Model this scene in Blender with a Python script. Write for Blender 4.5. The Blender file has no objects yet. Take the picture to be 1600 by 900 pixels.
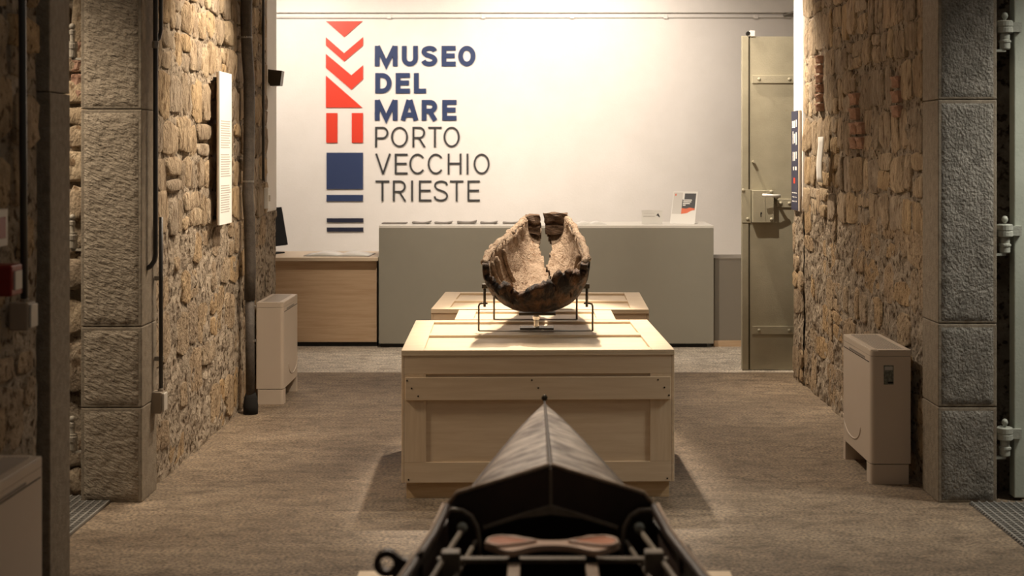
import bpy, bmesh, math, random
from mathutils import Vector, Matrix, noise, Euler

random.seed(7)
S = bpy.context.scene
C = S.collection
R = math.radians
PI = math.pi

# ------------------------------------------------------------------ camera
CH, F, CX, CY = 1.6, 2222.2, 830.0, 240.0
cam = bpy.data.cameras.new('camera')
cam.sensor_width = 36.0
cam.lens = 50.0
cam.shift_x = (800 - CX) / 1600
cam.shift_y = -(450 - CY) / 1600
cam.dof.use_dof = True
cam.dof.focus_distance = 8.6
cam.dof.aperture_fstop = 3.2
cam.clip_start = 0.05
co = bpy.data.objects.new('camera', cam)
co.location = (0, 0, CH)
co.rotation_euler = (R(90), 0, 0)
C.objects.link(co)
S.camera = co

# ------------------------------------------------------------------ world, lights, exposure
w = bpy.data.worlds.new('world')
S.world = w
w.use_nodes = True
w.node_tree.nodes['Background'].inputs[0].default_value = (1.0, 0.86, 0.72, 1)
w.node_tree.nodes['Background'].inputs[1].default_value = 0.035
S.view_settings.view_transform = 'Standard'
S.view_settings.look = 'None'
S.view_settings.exposure = 0.0
S.view_settings.gamma = 1.0
S.view_settings.use_curve_mapping = False

WARM = (1.0, 0.74, 0.48)
WARM2 = (1.0, 0.83, 0.63)
WALLW = (1.0, 0.865, 0.73)
MIDW = (1.0, 0.85, 0.68)
NEUT = (1.0, 0.95, 0.88)


def spot(name, loc, target, power, ang, col=WARM, blend=0.6, size=0.03):
    d = bpy.data.lights.new(name, 'SPOT')
    d.energy = power
    d.color = col
    d.spot_size = R(ang)
    d.spot_blend = blend
    d.shadow_soft_size = size
    o = bpy.data.objects.new(name, d)
    o.location = loc
    o.rotation_euler = (Vector(target) - Vector(loc)).to_track_quat('-Z', 'Y').to_euler()
    C.objects.link(o)
    return o


def area(name, loc, target, power, sx, sy, col=NEUT):
    d = bpy.data.lights.new(name, 'AREA')
    d.shape = 'RECTANGLE'
    d.size = sx
    d.size_y = sy
    d.energy = power
    d.color = col
    o = bpy.data.objects.new(name, d)
    o.location = loc
    o.rotation_euler = (Vector(target) - Vector(loc)).to_track_quat('-Z', 'Y').to_euler()
    C.objects.link(o)
    return o


# track spots over the crates and the wreck
spot('track_spot_crate', (0.02, 7.45, 3.4), (0.03, 7.0, 0.6), 120, 105, MIDW, 0.9)
spot('track_spot_crate_rear', (0.02, 7.95, 3.4), (0.03, 7.4, 0.6), 130, 105, MIDW, 0.9)
spot('track_spot_left_unit', (0.2, 6.7, 3.5), (-1.55, 9.0, 0.25), 260, 40, WARM2, 1.0)
spot('track_spot_wreck', (0.06, 8.75, 3.45), (0.05, 7.7, 0.69), 700, 58, MIDW, 0.45).scale = (0.47, 1, 1)
# wall washers of the passage
spot('track_spot_left_wall', (-0.62, 7.85, 3.5), (-1.82, 7.75, 1.75), 520, 62, WARM2, 1.0)
spot('track_spot_right_wall', (0.80, 10.3, 3.5), (1.90, 9.75, 1.45), 560, 58, WARM2, 1.0)
# back room
spot('track_spot_logo', (0.3, 11.7, 3.55), (0.3, 14.0, 2.4), 340, 92, WALLW, 1.0, 0.06)
spot('track_spot_logo_left', (-2.6, 12.0, 3.5), (-2.0, 14.0, 1.9), 260, 90, WALLW, 0.9, 0.06)
spot('track_spot_door', (0.75, 8.9, 3.45), (1.85, 10.5, 1.9), 230, 50, MIDW, 0.8)
spot('track_spot_counter', (-0.4, 9.0, 3.45), (0.0, 11.7, 0.75), 360, 66, MIDW, 0.9)
area('back_room_fill', (0, 12.4, 3.5), (0, 12.4, 0), 45, 5.0, 1.2, WALLW)  # added area fill for ambient in the back room, stands for no fixture
# front hall and the cross corridor
area('front_hall_fill', (0.7, 3.4, 3.5), (0.5, 5.2, 0), 8, 2.0, 1.2, (1.0, 0.93, 0.82))  # dim soft fill added over the front hall, not a real fitting
spot('corridor_spot_right', (3.3, 5.85, 3.0), (2.0, 6.40, 0.8), 260, 58, (1.0, 0.95, 0.83), 0.9, 0.3)
spot('hall_spot_boat', (-0.55, 5.75, 3.45), (0.05, 4.2, 0.72), 270, 44, MIDW, 0.8)
spot('corridor_spot_left', (-3.0, 5.75, 3.1), (-1.9, 6.5, 0.8), 270, 60, WARM2, 0.9, 0.25)


# ------------------------------------------------------------------ materials
def mat(name, col, rough=0.6, col2=None, nscale=6.0, bump=0.0, bscale=40.0, metal=0.0, stretch=(1, 1, 1), spec=0.4,
        col3=None, detail=6.0, mix=(0.35, 0.65), world_pos=False, ramp_rand=None, pits=None):
    m = bpy.data.materials.new(name)
    m.use_nodes = True
    nt = m.node_tree
    N, L = nt.nodes, nt.links
    b = N['Principled BSDF']
    b.inputs['Roughness'].default_value = rough
    b.inputs['Metallic'].default_value = metal
    b.inputs['Specular IOR Level'].default_value = spec
    b.inputs['Base Color'].default_value = (*col, 1)
    if col2 is None and not bump:
        return m
    if world_pos:
        g = N.new('ShaderNodeNewGeometry')
        vec = g.outputs['Position']
    else:
        g = N.new('ShaderNodeTexCoord')
        vec = g.outputs['Object']
    mp = N.new('ShaderNodeMapping')
    mp.inputs['Scale'].default_value = stretch
    L.new(vec, mp.inputs[0])
    v = mp.outputs[0]
    base = None
    if col2 is not None:
        n = N.new('ShaderNodeTexNoise')
        n.inputs['Scale'].default_value = nscale
        n.inputs['Detail'].default_value = detail
        n.inputs['Roughness'].default_value = 0.62
        L.new(v, n.inputs['Vector'])
        r = N.new('ShaderNodeValToRGB')
        r.color_ramp.elements[0].position = mix[0]
        r.color_ramp.elements[1].position = mix[1]
        r.color_ramp.elements[0].color = (*col, 1)
        r.color_ramp.elements[1].color = (*col2, 1)
        if col3 is not None:
            e = r.color_ramp.elements.new((mix[0] + mix[1]) / 2)
            e.color = (*col3, 1)
        L.new(n.outputs['Fac'], r.inputs[0])
        base = r.outputs[0]
        if ramp_rand is not None:
            oi = N.new('ShaderNodeObjectInfo')
            rr = N.new('ShaderNodeValToRGB')
            rr.color_ramp.interpolation = 'LINEAR'
            for i, c in enumerate(ramp_rand):
                p = i / (len(ramp_rand) - 1)
                if i == 0:
                    e = rr.color_ramp.elements[0]
                elif i == len(ramp_rand) - 1:
                    e = rr.color_ramp.elements[-1]
                else:
                    e = rr.color_ramp.elements.new(p)
                e.position = p
                e.color = (*c, 1)
            L.new(oi.outputs['Random'], rr.inputs[0])
            mx = N.new('ShaderNodeMix')
            mx.data_type = 'RGBA'
            mx.blend_type = 'MULTIPLY'
            mx.inputs['Factor'].default_value = 1.0
            L.new(base, mx.inputs[6])
            L.new(rr.outputs[0], mx.inputs[7])
            base = mx.outputs[2]
        if pits is not None:
            pn = N.new('ShaderNodeTexNoise')
            pn.inputs['Scale'].default_value = pits[0]
            pn.inputs['Detail'].default_value = 3.0
            L.new(v, pn.inputs['Vector'])
            pr = N.new('ShaderNodeValToRGB')
            pr.color_ramp.elements[0].position = pits[1]
            pr.color_ramp.elements[1].position = pits[2]
            pr.color_ramp.elements[0].color = (*pits[3], 1)
            pr.color_ramp.elements[1].color = (1, 1, 1, 1)
            L.new(pn.outputs['Fac'], pr.inputs[0])
            mx = N.new('ShaderNodeMix')
            mx.data_type = 'RGBA'
            mx.blend_type = 'MULTIPLY'
            mx.inputs['Factor'].default_value = 1.0
            L.new(base, mx.inputs[6])
            L.new(pr.outputs[0], mx.inputs[7])
            base = mx.outputs[2]
        L.new(base, b.inputs['Base Color'])
    if bump:
        bn = N.new('ShaderNodeTexNoise')
        bn.inputs['Scale'].default_value = bscale
        bn.inputs['Detail'].default_value = 7.0
        bn.inputs['Roughness'].default_value = 0.62
        L.new(v, bn.inputs['Vector'])
        bp = N.new('ShaderNodeBump')
        bp.inputs['Strength'].default_value = min(1.0, bump)
        bp.inputs['Distance'].default_value = 0.02 * max(1.0, bump)
        L.new(bn.outputs['Fac'], bp.inputs['Height'])
        L.new(bp.outputs[0], b.inputs['Normal'])
    return m


STONE_TINTS = [(0.95, 0.88, 0.78), (1.12, 1.02, 0.88), (0.82, 0.79, 0.75), (1.15, 0.98, 0.72), (1.0, 0.97, 0.93), (0.75, 0.69, 0.61), (1.25, 1.16, 1.0), (0.95, 0.84, 0.68)]
M = {}
M['stone'] = mat('rubble_stone', (0.255, 0.205, 0.155), 0.92, (0.55, 0.47, 0.375), 12, 1.5, 36, spec=0.2, world_pos=True,
                 ramp_rand=STONE_TINTS, mix=(0.3, 0.68), stretch=(1, 1.3, 0.6), pits=(22, 0.33, 0.42, (0.45, 0.38, 0.32)))
M['flush'] = mat('mortared_stone', (0.24, 0.185, 0.13), 0.95, (0.46, 0.375, 0.275), 11, 1.0, 38, spec=0.15, world_pos=True,
                 ramp_rand=[(0.95, 0.92, 0.88), (1.08, 1.0, 0.9), (0.85, 0.82, 0.8), (1.12, 0.96, 0.72), (1.0, 0.98, 0.95)], mix=(0.3, 0.66),
                 pits=(34, 0.34, 0.44, (0.35, 0.30, 0.25)))
M['mortar'] = mat('lime_mortar', (0.22, 0.175, 0.13), 0.95, (0.46, 0.385, 0.295), 10, 1.0, 34, spec=0.15, world_pos=True, mix=(0.3, 0.7),
                  pits=(30, 0.36, 0.47, (0.25, 0.2, 0.16)))
M['brick'] = mat('red_brick', (0.36, 0.205, 0.14), 0.9, (0.48, 0.31, 0.23), 18, 0.6, 50, spec=0.2, world_pos=True)


def granite(name, c1, c2, stretch, strength, scale, rot=0.0):
    m = mat(name, c1, 0.75, c2, 14, 0, spec=0.35, world_pos=True, mix=(0.3, 0.7), pits=(130, 0.33, 0.45, (0.55, 0.52, 0.5)))
    nt = m.node_tree
    N, L = nt.nodes, nt.links
    g = N.new('ShaderNodeNewGeometry')
    mp = N.new('ShaderNodeMapping')
    mp.inputs['Rotation'].default_value = (0, rot, 0)
    mp2 = N.new('ShaderNodeMapping')
    mp2.inputs['Scale'].default_value = stretch
    L.new(g.outputs['Position'], mp.inputs[0])
    L.new(mp.outputs[0], mp2.inputs[0])
    n = N.new('ShaderNodeTexNoise')
    n.inputs['Scale'].default_value = scale
    n.inputs['Detail'].default_value = 4
    n.inputs['Roughness'].default_value = 0.55
    L.new(mp2.outputs[0], n.inputs['Vector'])
    bp = N.new('ShaderNodeBump')
    bp.inputs['Strength'].default_value = strength
    bp.inputs['Distance'].default_value = 0.022
    L.new(n.outputs['Fac'], bp.inputs['Height'])
    L.new(bp.outputs[0], N['Principled BSDF'].inputs['Normal'])
    return m


M['granite_left'] = granite('chiselled_stone', (0.27, 0.22, 0.16), (0.40, 0.335, 0.255), (0.5, 1.0, 1.3), 0.8, 55, R(-24))
M['granite_right'] = granite('pitted_granite', (0.17, 0.155, 0.13), (0.33, 0.305, 0.265), (1.0, 1.0, 0.75), 0.9, 80, 0)
M['granite_margin'] = mat('dressed_stone_margin', (0.21, 0.17, 0.125), 0.8, (0.31, 0.26, 0.195), 30, 0.35, 120, world_pos=True)

M['plaster'] = mat('white_plaster', (0.80, 0.77, 0.73), 0.7, (0.84, 0.81, 0.775), 3, 0.08, 60, spec=0.3, world_pos=True)
M['ply'] = mat('birch_plywood', (0.645, 0.485, 0.325), 0.5, (0.72, 0.565, 0.40), 5, 0.05, 60, stretch=(0.7, 4, 9), spec=0.35)
M['ply_top'] = mat('birch_plywood_top', (0.68, 0.53, 0.36), 0.48, (0.75, 0.61, 0.44), 5, 0.05, 60, stretch=(0.8, 8, 4), spec=0.35)
M['plyv'] = mat('birch_plywood_upright', (0.63, 0.47, 0.31), 0.5, (0.705, 0.55, 0.385), 5, 0.05, 60, stretch=(9, 4, 0.7), spec=0.35)
M['pine'] = mat('pine_skid', (0.58, 0.39, 0.21), 0.6, (0.68, 0.49, 0.29), 5, 0.1, 60, stretch=(0.8, 4, 14))
M['screw'] = mat('dark_screw', (0.03, 0.025, 0.02), 0.4, metal=0.6)
M['counter'] = mat('grey_laminate', (0.29, 0.275, 0.23), 0.5, (0.305, 0.29, 0.243), 2, 0, spec=0.35)
M['counter_top'] = mat('pale_laminate', (0.75, 0.73, 0.68), 0.4)
M['plinth'] = mat('black_plinth', (0.012, 0.011, 0.01), 0.6)
M['oak'] = mat('oak_veneer', (0.50, 0.345, 0.215), 0.5, (0.60, 0.44, 0.29), 4, 0, stretch=(0.6, 5, 9))
M['oak_top'] = mat('pale_oak_top', (0.66, 0.54, 0.40), 0.45, (0.72, 0.60, 0.46), 4, 0, stretch=(0.6, 5, 9))
M['dado'] = mat('taupe_panel', (0.23, 0.205, 0.17), 0.6)
M['iron_door'] = mat('olive_painted_iron', (0.36, 0.335, 0.25), 0.5, (0.43, 0.40, 0.305), 4, 0.12, 90, spec=0.4, pits=(7, 0.2, 0.3, (0.8, 0.75, 0.65)))
M['iron_pale'] = mat('pale_green_iron', (0.42, 0.45, 0.38), 0.5, (0.48, 0.51, 0.44), 8, 0.1, 90)
M['iron_groove'] = mat('door_groove', (0.13, 0.115, 0.08), 0.7)
M['black'] = mat('black_void', (0.01, 0.009, 0.008), 0.9)
M['navy'] = mat('navy_acrylic', (0.035, 0.055, 0.135), 0.35, spec=0.5)
M['navy_dark'] = mat('dark_navy_acrylic', (0.022, 0.026, 0.05), 0.4)
M['red'] = mat('red_acrylic', (0.74, 0.055, 0.028), 0.4)
M['char'] = mat('charcoal_acrylic', (0.05, 0.05, 0.052), 0.4)
M['white'] = mat('white_paper', (0.82, 0.81, 0.78), 0.6)
M['cream'] = mat('cream_plastic', (0.56, 0.47, 0.38), 0.42, (0.58, 0.49, 0.40), 3, spec=0.45)
M['cream_dark'] = mat('grey_grille', (0.22, 0.19, 0.16), 0.5)
M['cream_slat'] = mat('cream_grille_slat', (0.42, 0.36, 0.30), 0.45)
M['gap'] = mat('grille_gap', (0.03, 0.026, 0.022), 0.8)
M['pipe_black'] = mat('black_steel_conduit', (0.04, 0.037, 0.034), 0.35, spec=0.55)
M['pipe_brown'] = mat('dark_lagged_pipe', (0.055, 0.045, 0.038), 0.55, (0.09, 0.075, 0.062), 30, 0.3, 90)
M['steel'] = mat('dull_steel', (0.35, 0.33, 0.30), 0.35, metal=0.8)
M['bronze'] = mat('dark_mount_steel', (0.09, 0.075, 0.055), 0.38, metal=0.7)
M['chrome'] = mat('bright_steel', (0.8, 0.78, 0.74), 0.15, metal=1.0)
M['box_beige'] = mat('beige_box', (0.34, 0.28, 0.215), 0.5)
M['box_pale'] = mat('pale_box_cover', (0.60, 0.55, 0.48), 0.5)
M['red_box'] = mat('dark_red_box', (0.22, 0.02, 0.015), 0.4)
M['hinge'] = mat('old_painted_iron', (0.33, 0.29, 0.235), 0.5, (0.42, 0.38, 0.31), 30, 0.2, 90)
M['hinge_green'] = mat('grey_green_painted_iron', (0.36, 0.37, 0.32), 0.45, (0.43, 0.44, 0.385), 30, 0.2, 90)
M['tread'] = mat('grey_steel_grating', (0.30, 0.285, 0.26), 0.5, metal=0.3)
M['tread_dark'] = mat('grating_pit', (0.10, 0.09, 0.08), 0.9)
M['label'] = mat('dull_label', (0.10, 0.105, 0.085), 0.4, (0.22, 0.22, 0.19), 90, mix=(0.45, 0.6))
M['ink'] = mat('grey_ink', (0.46, 0.44, 0.41), 0.7)
M['leaflet'] = mat('grey_leaflet', (0.22, 0.20, 0.18), 0.6)
M['poster_navy'] = mat('navy_print', (0.035, 0.038, 0.075), 0.5)
M['poster_dark'] = mat('dark_print', (0.055, 0.055, 0.06), 0.5)
M['poster_grey'] = mat('pale_grey_print', (0.62, 0.60, 0.57), 0.5)
M['orange'] = mat('orange_red_print', (0.75, 0.16, 0.07), 0.5)
M['screen'] = mat('black_screen', (0.008, 0.008, 0.009), 0.7, spec=0.1)
M['hull'] = mat('black_brown_hull', (0.020, 0.012, 0.009), 0.38, (0.040, 0.022, 0.015), 6, 0.1, 40, spec=0.5)
M['deck'] = mat('weathered_deck', (0.09, 0.062, 0.05), 0.40, (0.50, 0.43, 0.37), 5, 0.3, 30, stretch=(2.2, 3.0, 1), spec=0.6, mix=(0.38, 0.62))
M['ridge'] = mat('dark_deck_ridge', (0.05, 0.035, 0.028), 0.5)
M['edge_wood'] = mat('worn_edge_wood', (0.30, 0.20, 0.13), 0.5, (0.44, 0.33, 0.24), 9, stretch=(4, 4, 4))
M['seat_wood'] = mat('pink_brown_seat_wood', (0.60, 0.40, 0.29), 0.35, (0.68, 0.48, 0.37), 9)
M['seat_pad'] = mat('orange_brown_seat', (0.42, 0.10, 0.02), 0.4, (0.52, 0.145, 0.034), 12)
M['boat_inside'] = mat('dark_boat_inside', (0.018, 0.013, 0.010), 0.6, (0.035, 0.026, 0.02), 8)
M['boat_grey'] = mat('grey_boat_timber', (0.18, 0.145, 0.11), 0.5, (0.28, 0.23, 0.175), 14)
M['wreck_in'] = mat('dry_inner_wood', (0.30, 0.21, 0.14), 0.9, (0.47, 0.355, 0.255), 16, 1.5, 46, spec=0.2, world_pos=True, stretch=(1.6, 0.8, 1.6),
                    pits=(26, 0.33, 0.42, (0.6, 0.5, 0.42)))
M['wreck_out'] = mat('dark_outer_wood', (0.012, 0.007, 0.005), 0.62, (0.19, 0.09, 0.036), 11, 1.2, 34, spec=0.3, world_pos=True, stretch=(2, 0.9, 1.2), mix=(0.42, 0.75))
M['wreck_top'] = mat('brown_stem_wood', (0.06, 0.036, 0.022), 0.8, (0.20, 0.13, 0.085), 20, 1.0, 50, spec=0.2, world_pos=True, stretch=(1, 1, 2.5))


def floor_mat(name, cols, seed):
    m = bpy.data.materials.new(name)
    m.use_nodes = True
    nt = m.node_tree
    N, L = nt.nodes, nt.links
    b = N['Principled BSDF']
    b.inputs['Roughness'].default_value = 0.62
    b.inputs['Specular IOR Level'].default_value = 0.4
    g = N.new('ShaderNodeNewGeometry')

    def ns(scale, stretch, detail=6, off=0):
        mp = N.new('ShaderNodeMapping')
        mp.inputs['Scale'].default_value = stretch
        mp.inputs['Location'].default_value = (seed + off, off, 0)
        L.new(g.outputs['Position'], mp.inputs[0])
        n = N.new('ShaderNodeTexNoise')
        n.inputs['Scale'].default_value = scale
        n.inputs['Detail'].default_value = detail
        n.inputs['Roughness'].default_value = 0.6
        L.new(mp.outputs[0], n.inputs['Vector'])
        return n.outputs['Fac']

    def ramp(fac, stops):
        r = N.new('ShaderNodeValToRGB')
        r.color_ramp.elements[0].position, r.color_ramp.elements[-1].position = stops[0][0], stops[-1][0]
        r.color_ramp.elements[0].color, r.color_ramp.elements[-1].color = (*stops[0][1], 1), (*stops[-1][1], 1)
        for p, c in stops[1:-1]:
            e = r.color_ramp.elements.new(p)
            e.color = (*c, 1)
        L.new(fac, r.inputs[0])
        return r.outputs[0]

    def mul(a, c, f=1.0):
        x = N.new('ShaderNodeMix')
        x.data_type = 'RGBA'
        x.blend_type = 'MULTIPLY'
        x.inputs['Factor'].default_value = f
        L.new(a, x.inputs[6])
        L.new(c, x.inputs[7])
        return x.outputs[2]

    base = ramp(ns(1.3, (0.9, 1.6, 1)), [(0.3, cols[0]), (0.5, cols[1]), (0.72, cols[2])])
    streak = ramp(ns(4, (0.8, 3, 1), 6, 3), [(0.32, (0.62, 0.6, 0.58)), (0.55, (1, 1, 1)), (0.8, (1.12, 1.1, 1.06))])
    base = mul(base, streak, 0.5)
    fine = ns(75, (0.9, 1.0, 1), 4, 9)
    base = mul(base, ramp(fine, [(0.36, (0.25, 0.23, 0.22)), (0.5, (1, 1, 1)), (0.66, (1.7, 1.62, 1.5))]), 0.8)
    patch = ns(11, (0.8, 1.2, 1), 9, 14)
    base = mul(base, ramp(patch, [(0.36, (0.6, 0.57, 0.55)), (0.5, (1, 1, 1)), (0.68, (1.22, 1.2, 1.16))]), 0.8)
    L.new(base, b.inputs['Base Color'])
    bp = N.new('ShaderNodeBump')
    bp.inputs['Strength'].default_value = 0.5
    bp.inputs['Distance'].default_value = 0.01
    L.new(fine, bp.inputs['Height'])
    L.new(bp.outputs[0], b.inputs['Normal'])
    return m


M['floor'] = floor_mat('worn_concrete', [(0.145, 0.107, 0.073), (0.215, 0.165, 0.116), (0.275, 0.218, 0.158)], 2.0)
M['floor_back'] = floor_mat('pale_concrete', [(0.52, 0.47, 0.40), (0.60, 0.55, 0.48), (0.64, 0.59, 0.52)], 8.0)


# ------------------------------------------------------------------ mesh helpers
def link(name, bm, m, parent=None, loc=(0, 0, 0), rot=(0, 0, 0), smooth=False):
    bm.normal_update()
    me = bpy.data.meshes.new(name)
    bm.to_mesh(me)
    bm.free()
    ms = m if isinstance(m, (list, tuple)) else [m]
    for x in ms:
        me.materials.append(x)
    if smooth:
        for p in me.polygons:
            p.use_smooth = True
    o = bpy.data.objects.new(name, me)
    C.objects.link(o)
    o.parent = parent
    o.location = loc
    o.rotation_euler = rot
    return o


def from_mesh(name, me, parent, loc=(0, 0, 0), rot=(0, 0, 0), scale=(1, 1, 1)):
    o = bpy.data.objects.new(name, me)
    C.objects.link(o)
    o.parent = parent
    o.location = loc
    o.rotation_euler = rot
    o.scale = scale
    return o


def add_box(bm, x0, x1, y0, y1, z0, z1, bevel=0.0, seg=2):
    r = bmesh.ops.create_cube(bm, size=1.0)
    vs = r['verts']
    for v in vs:
        v.co = Vector((x0 + (v.co.x + .5) * (x1 - x0), y0 + (v.co.y + .5) * (y1 - y0), z0 + (v.co.z + .5) * (z1 - z0)))
    if bevel > 0:
        es = set(e for v in vs for e in v.link_edges)
        bmesh.ops.bevel(bm, geom=list(es), offset=bevel, segments=seg, affect='EDGES', profile=0.5)
    return bm


def box(x0, x1, y0, y1, z0, z1, bevel=0.0, seg=2):
    return add_box(bmesh.new(), x0, x1, y0, y1, z0, z1, bevel, seg)


def add_tube(bm, pts, rad, n=10, cap=True):
    pts = [Vector(p) for p in pts]
    rs = rad if isinstance(rad, (list, tuple)) else [rad] * len(pts)
    rings = []
    up = Vector((0, 0, 1))
    t0 = (pts[1] - pts[0]).normalized()
    a = t0.cross(up)
    if a.length < 1e-3:
        a = t0.cross(Vector((1, 0, 0)))
    a.normalize()
    for i, p in enumerate(pts):
        if i == 0:
            t = pts[1] - pts[0]
        elif i == len(pts) - 1:
            t = pts[-1] - pts[-2]
        else:
            t = (pts[i + 1] - pts[i]).normalized() + (pts[i] - pts[i - 1]).normalized()
        t.normalize()
        a = (a - t * a.dot(t)).normalized()
        b = t.cross(a)
        rings.append([bm.verts.new(p + (a * math.cos(k * 2 * PI / n) + b * math.sin(k * 2 * PI / n)) * rs[i]) for k in range(n)])
    for i in range(len(rings) - 1):
        for k in range(n):
            bm.faces.new((rings[i][k], rings[i][(k + 1) % n], rings[i + 1][(k + 1) % n], rings[i + 1][k]))
    if cap:
        bm.faces.new(rings[0][::-1])
        bm.faces.new(rings[-1])
    bmesh.ops.recalc_face_normals(bm, faces=bm.faces)
    return bm


def tube(pts, rad, n=10):
    return add_tube(bmesh.new(), pts, rad, n)


def add_lathe(bm, prof, n=16, loc=(0, 0, 0), axis='Z'):
    rings = []
    for r, z in prof:
        ring = []
        for k in range(n):
            a = 2 * PI * k / n
            p = (r * math.cos(a), r * math.sin(a), z)
            if axis == 'Y':
                p = (p[0], p[2], p[1])
            ring.append(bm.verts.new(Vector(p) + Vector(loc)))
        rings.append(ring)
    for i in range(len(rings) - 1):
        for k in range(n):
            bm.faces.new((rings[i][k], rings[i][(k + 1) % n], rings[i + 1][(k + 1) % n], rings[i + 1][k]))
    bm.faces.new(rings[0][::-1])
    bm.faces.new(rings[-1])
    bmesh.ops.recalc_face_normals(bm, faces=bm.faces)
    return bm


def lathe(prof, n=16, loc=(0, 0, 0), axis='Z'):
    return add_lathe(bmesh.new(), prof, n, loc, axis)


def add_prism(bm, poly, d0, d1, plane='XZ'):
    """polygon in a plane extruded from d0 to d1 along the third axis"""
    def P(u, v, d):
        if plane == 'XZ':
            return (u, d, v)
        if plane == 'XY':
            return (u, v, d)
        return (d, u, v)
    A = [bm.verts.new(P(u, v, d0)) for u, v in poly]
    B = [bm.verts.new(P(u, v, d1)) for u, v in poly]
    n = len(poly)
    bm.faces.new(A)
    bm.faces.new(B[::-1])
    for i in range(n):
        bm.faces.new((A[i], B[i], B[(i + 1) % n], A[(i + 1) % n]))
    bmesh.ops.recalc_face_normals(bm, faces=bm.faces)
    return bm


def prism(poly, d0, d1, plane='XZ'):
    return add_prism(bmesh.new(), poly, d0, d1, plane)


def thing(name, label, cat, loc=(0, 0, 0), rz=0.0, group=None):
    o = bpy.data.objects.new(name, None)
    o.empty_display_size = 0.1
    C.objects.link(o)
    o.location = loc
    o.rotation_euler = (0, 0, rz)
    o['label'] = label
    o['category'] = cat
    if group:
        o['group'] = group
    return o


def tag(o, label, cat, group=None):
    o['label'] = label
    o['category'] = cat
    if group:
        o['group'] = group
    return o


def structure(name, bm, m, label=None, smooth=False):
    o = link(name, bm, m, smooth=smooth)
    o['kind'] = 'structure'
    if label:
        o['label'] = label
    return o


def at(px, py, Y):
    """the point at depth Y that the photograph shows at px, py"""
    return Vector(((px - CX) * Y / F, Y, CH - (py - CY) * Y / F))


def copy_tree(o, parent=None):
    c = o.copy()
    C.objects.link(c)
    c.parent = parent
    for ch in list(o.children):
        copy_tree(ch, c)
    return c


# ------------------------------------------------------------------ setting: floor, ceiling, walls
HALL = 3.7
structure('floor', box(-4.5, 4.5, -1.5, 10.4, -0.15, 0.0), M['floor'], 'worn brown grey concrete floor of the stone passage')
structure('floor_reception', box(-6, 6, 10.4, 14.4, -0.15, 0.0), M['floor_back'], 'paler concrete floor in front of the reception counter')
structure('ceiling', box(-6, 6, -1.5, 14.4, HALL, HALL + 0.15), M['plaster'], 'plain ceiling over the hall')
WB = 14.0
wall_back = structure('wall_back', box(-6, 6, WB, WB + 0.2, 0, HALL), M['plaster'], 'white reception wall that carries the red and navy lettering')
structure('trim_back', box(-6, 6, WB - 0.04, WB, 2.985, HALL), M['plaster'], 'white projecting band at the top of the reception wall')
structure('wall_back_left', box(-6.2, -6.0, 10.2, 14.2, 0, HALL), M['plaster'])
structure('wall_back_right', box(6.0, 6.2, 10.2, 14.2, 0, HALL), M['plaster'])

# unit rubble stones: outline, shoulder, crown (45 triangles), shared by all stones of the walls
def stone_mesh(name, seed, m, flat=False, n=10):
    rnd = random.Random(seed)
    bm = bmesh.new()
    outline = []
    for i in range(n):
        a = 2 * PI * (i + rnd.uniform(-.25, .25)) / n
        c, s = math.cos(a), math.sin(a)
        k = 1.0 / (abs(c) ** 9 + abs(s) ** 9) ** (1 / 9)
        k *= rnd.uniform(0.86, 1.03)
        outline.append((0.5 * k * c, 0.5 * k * s))
    A = [bm.verts.new((u, v, -0.6)) for u, v in outline]
    B = [bm.verts.new((u * 0.98, v * 0.98, rnd.uniform(0.45, 0.8))) for u, v in outline]
    D = [bm.verts.new((u * 0.80 + rnd.uniform(-.06, .06), v * 0.80 + rnd.uniform(-.06, .06), rnd.uniform(0.7, 1.1))) for u, v in outline]
    c = bm.verts.new((rnd.uniform(-.1, .1), rnd.uniform(-.1, .1), rnd.uniform(.85, 1.1)))
    for P, Q in ((A, B), (B, D)):
        for i in range(n):
            bm.faces.new((P[i], P[(i + 1) % n], Q[(i + 1) % n], Q[i]))
    for i in range(n):
        bm.faces.new((D[i], D[(i + 1) % n], c))
    bm.normal_update()
    me = bpy.data.meshes.new(name)
    bm.to_mesh(me)
    bm.free()
    me.materials.append(m)
    for p in me.polygons:
        p.use_smooth = not flat
    return me


STONES = [stone_mesh('rubble_stone', 100 + i, M['stone']) for i in range(9)]
FLUSH = [stone_mesh('mortared_stone', 300 + i, M['flush']) for i in range(6)]
BRICKM = stone_mesh('brick', 77, M['brick'], True, 8)


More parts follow.
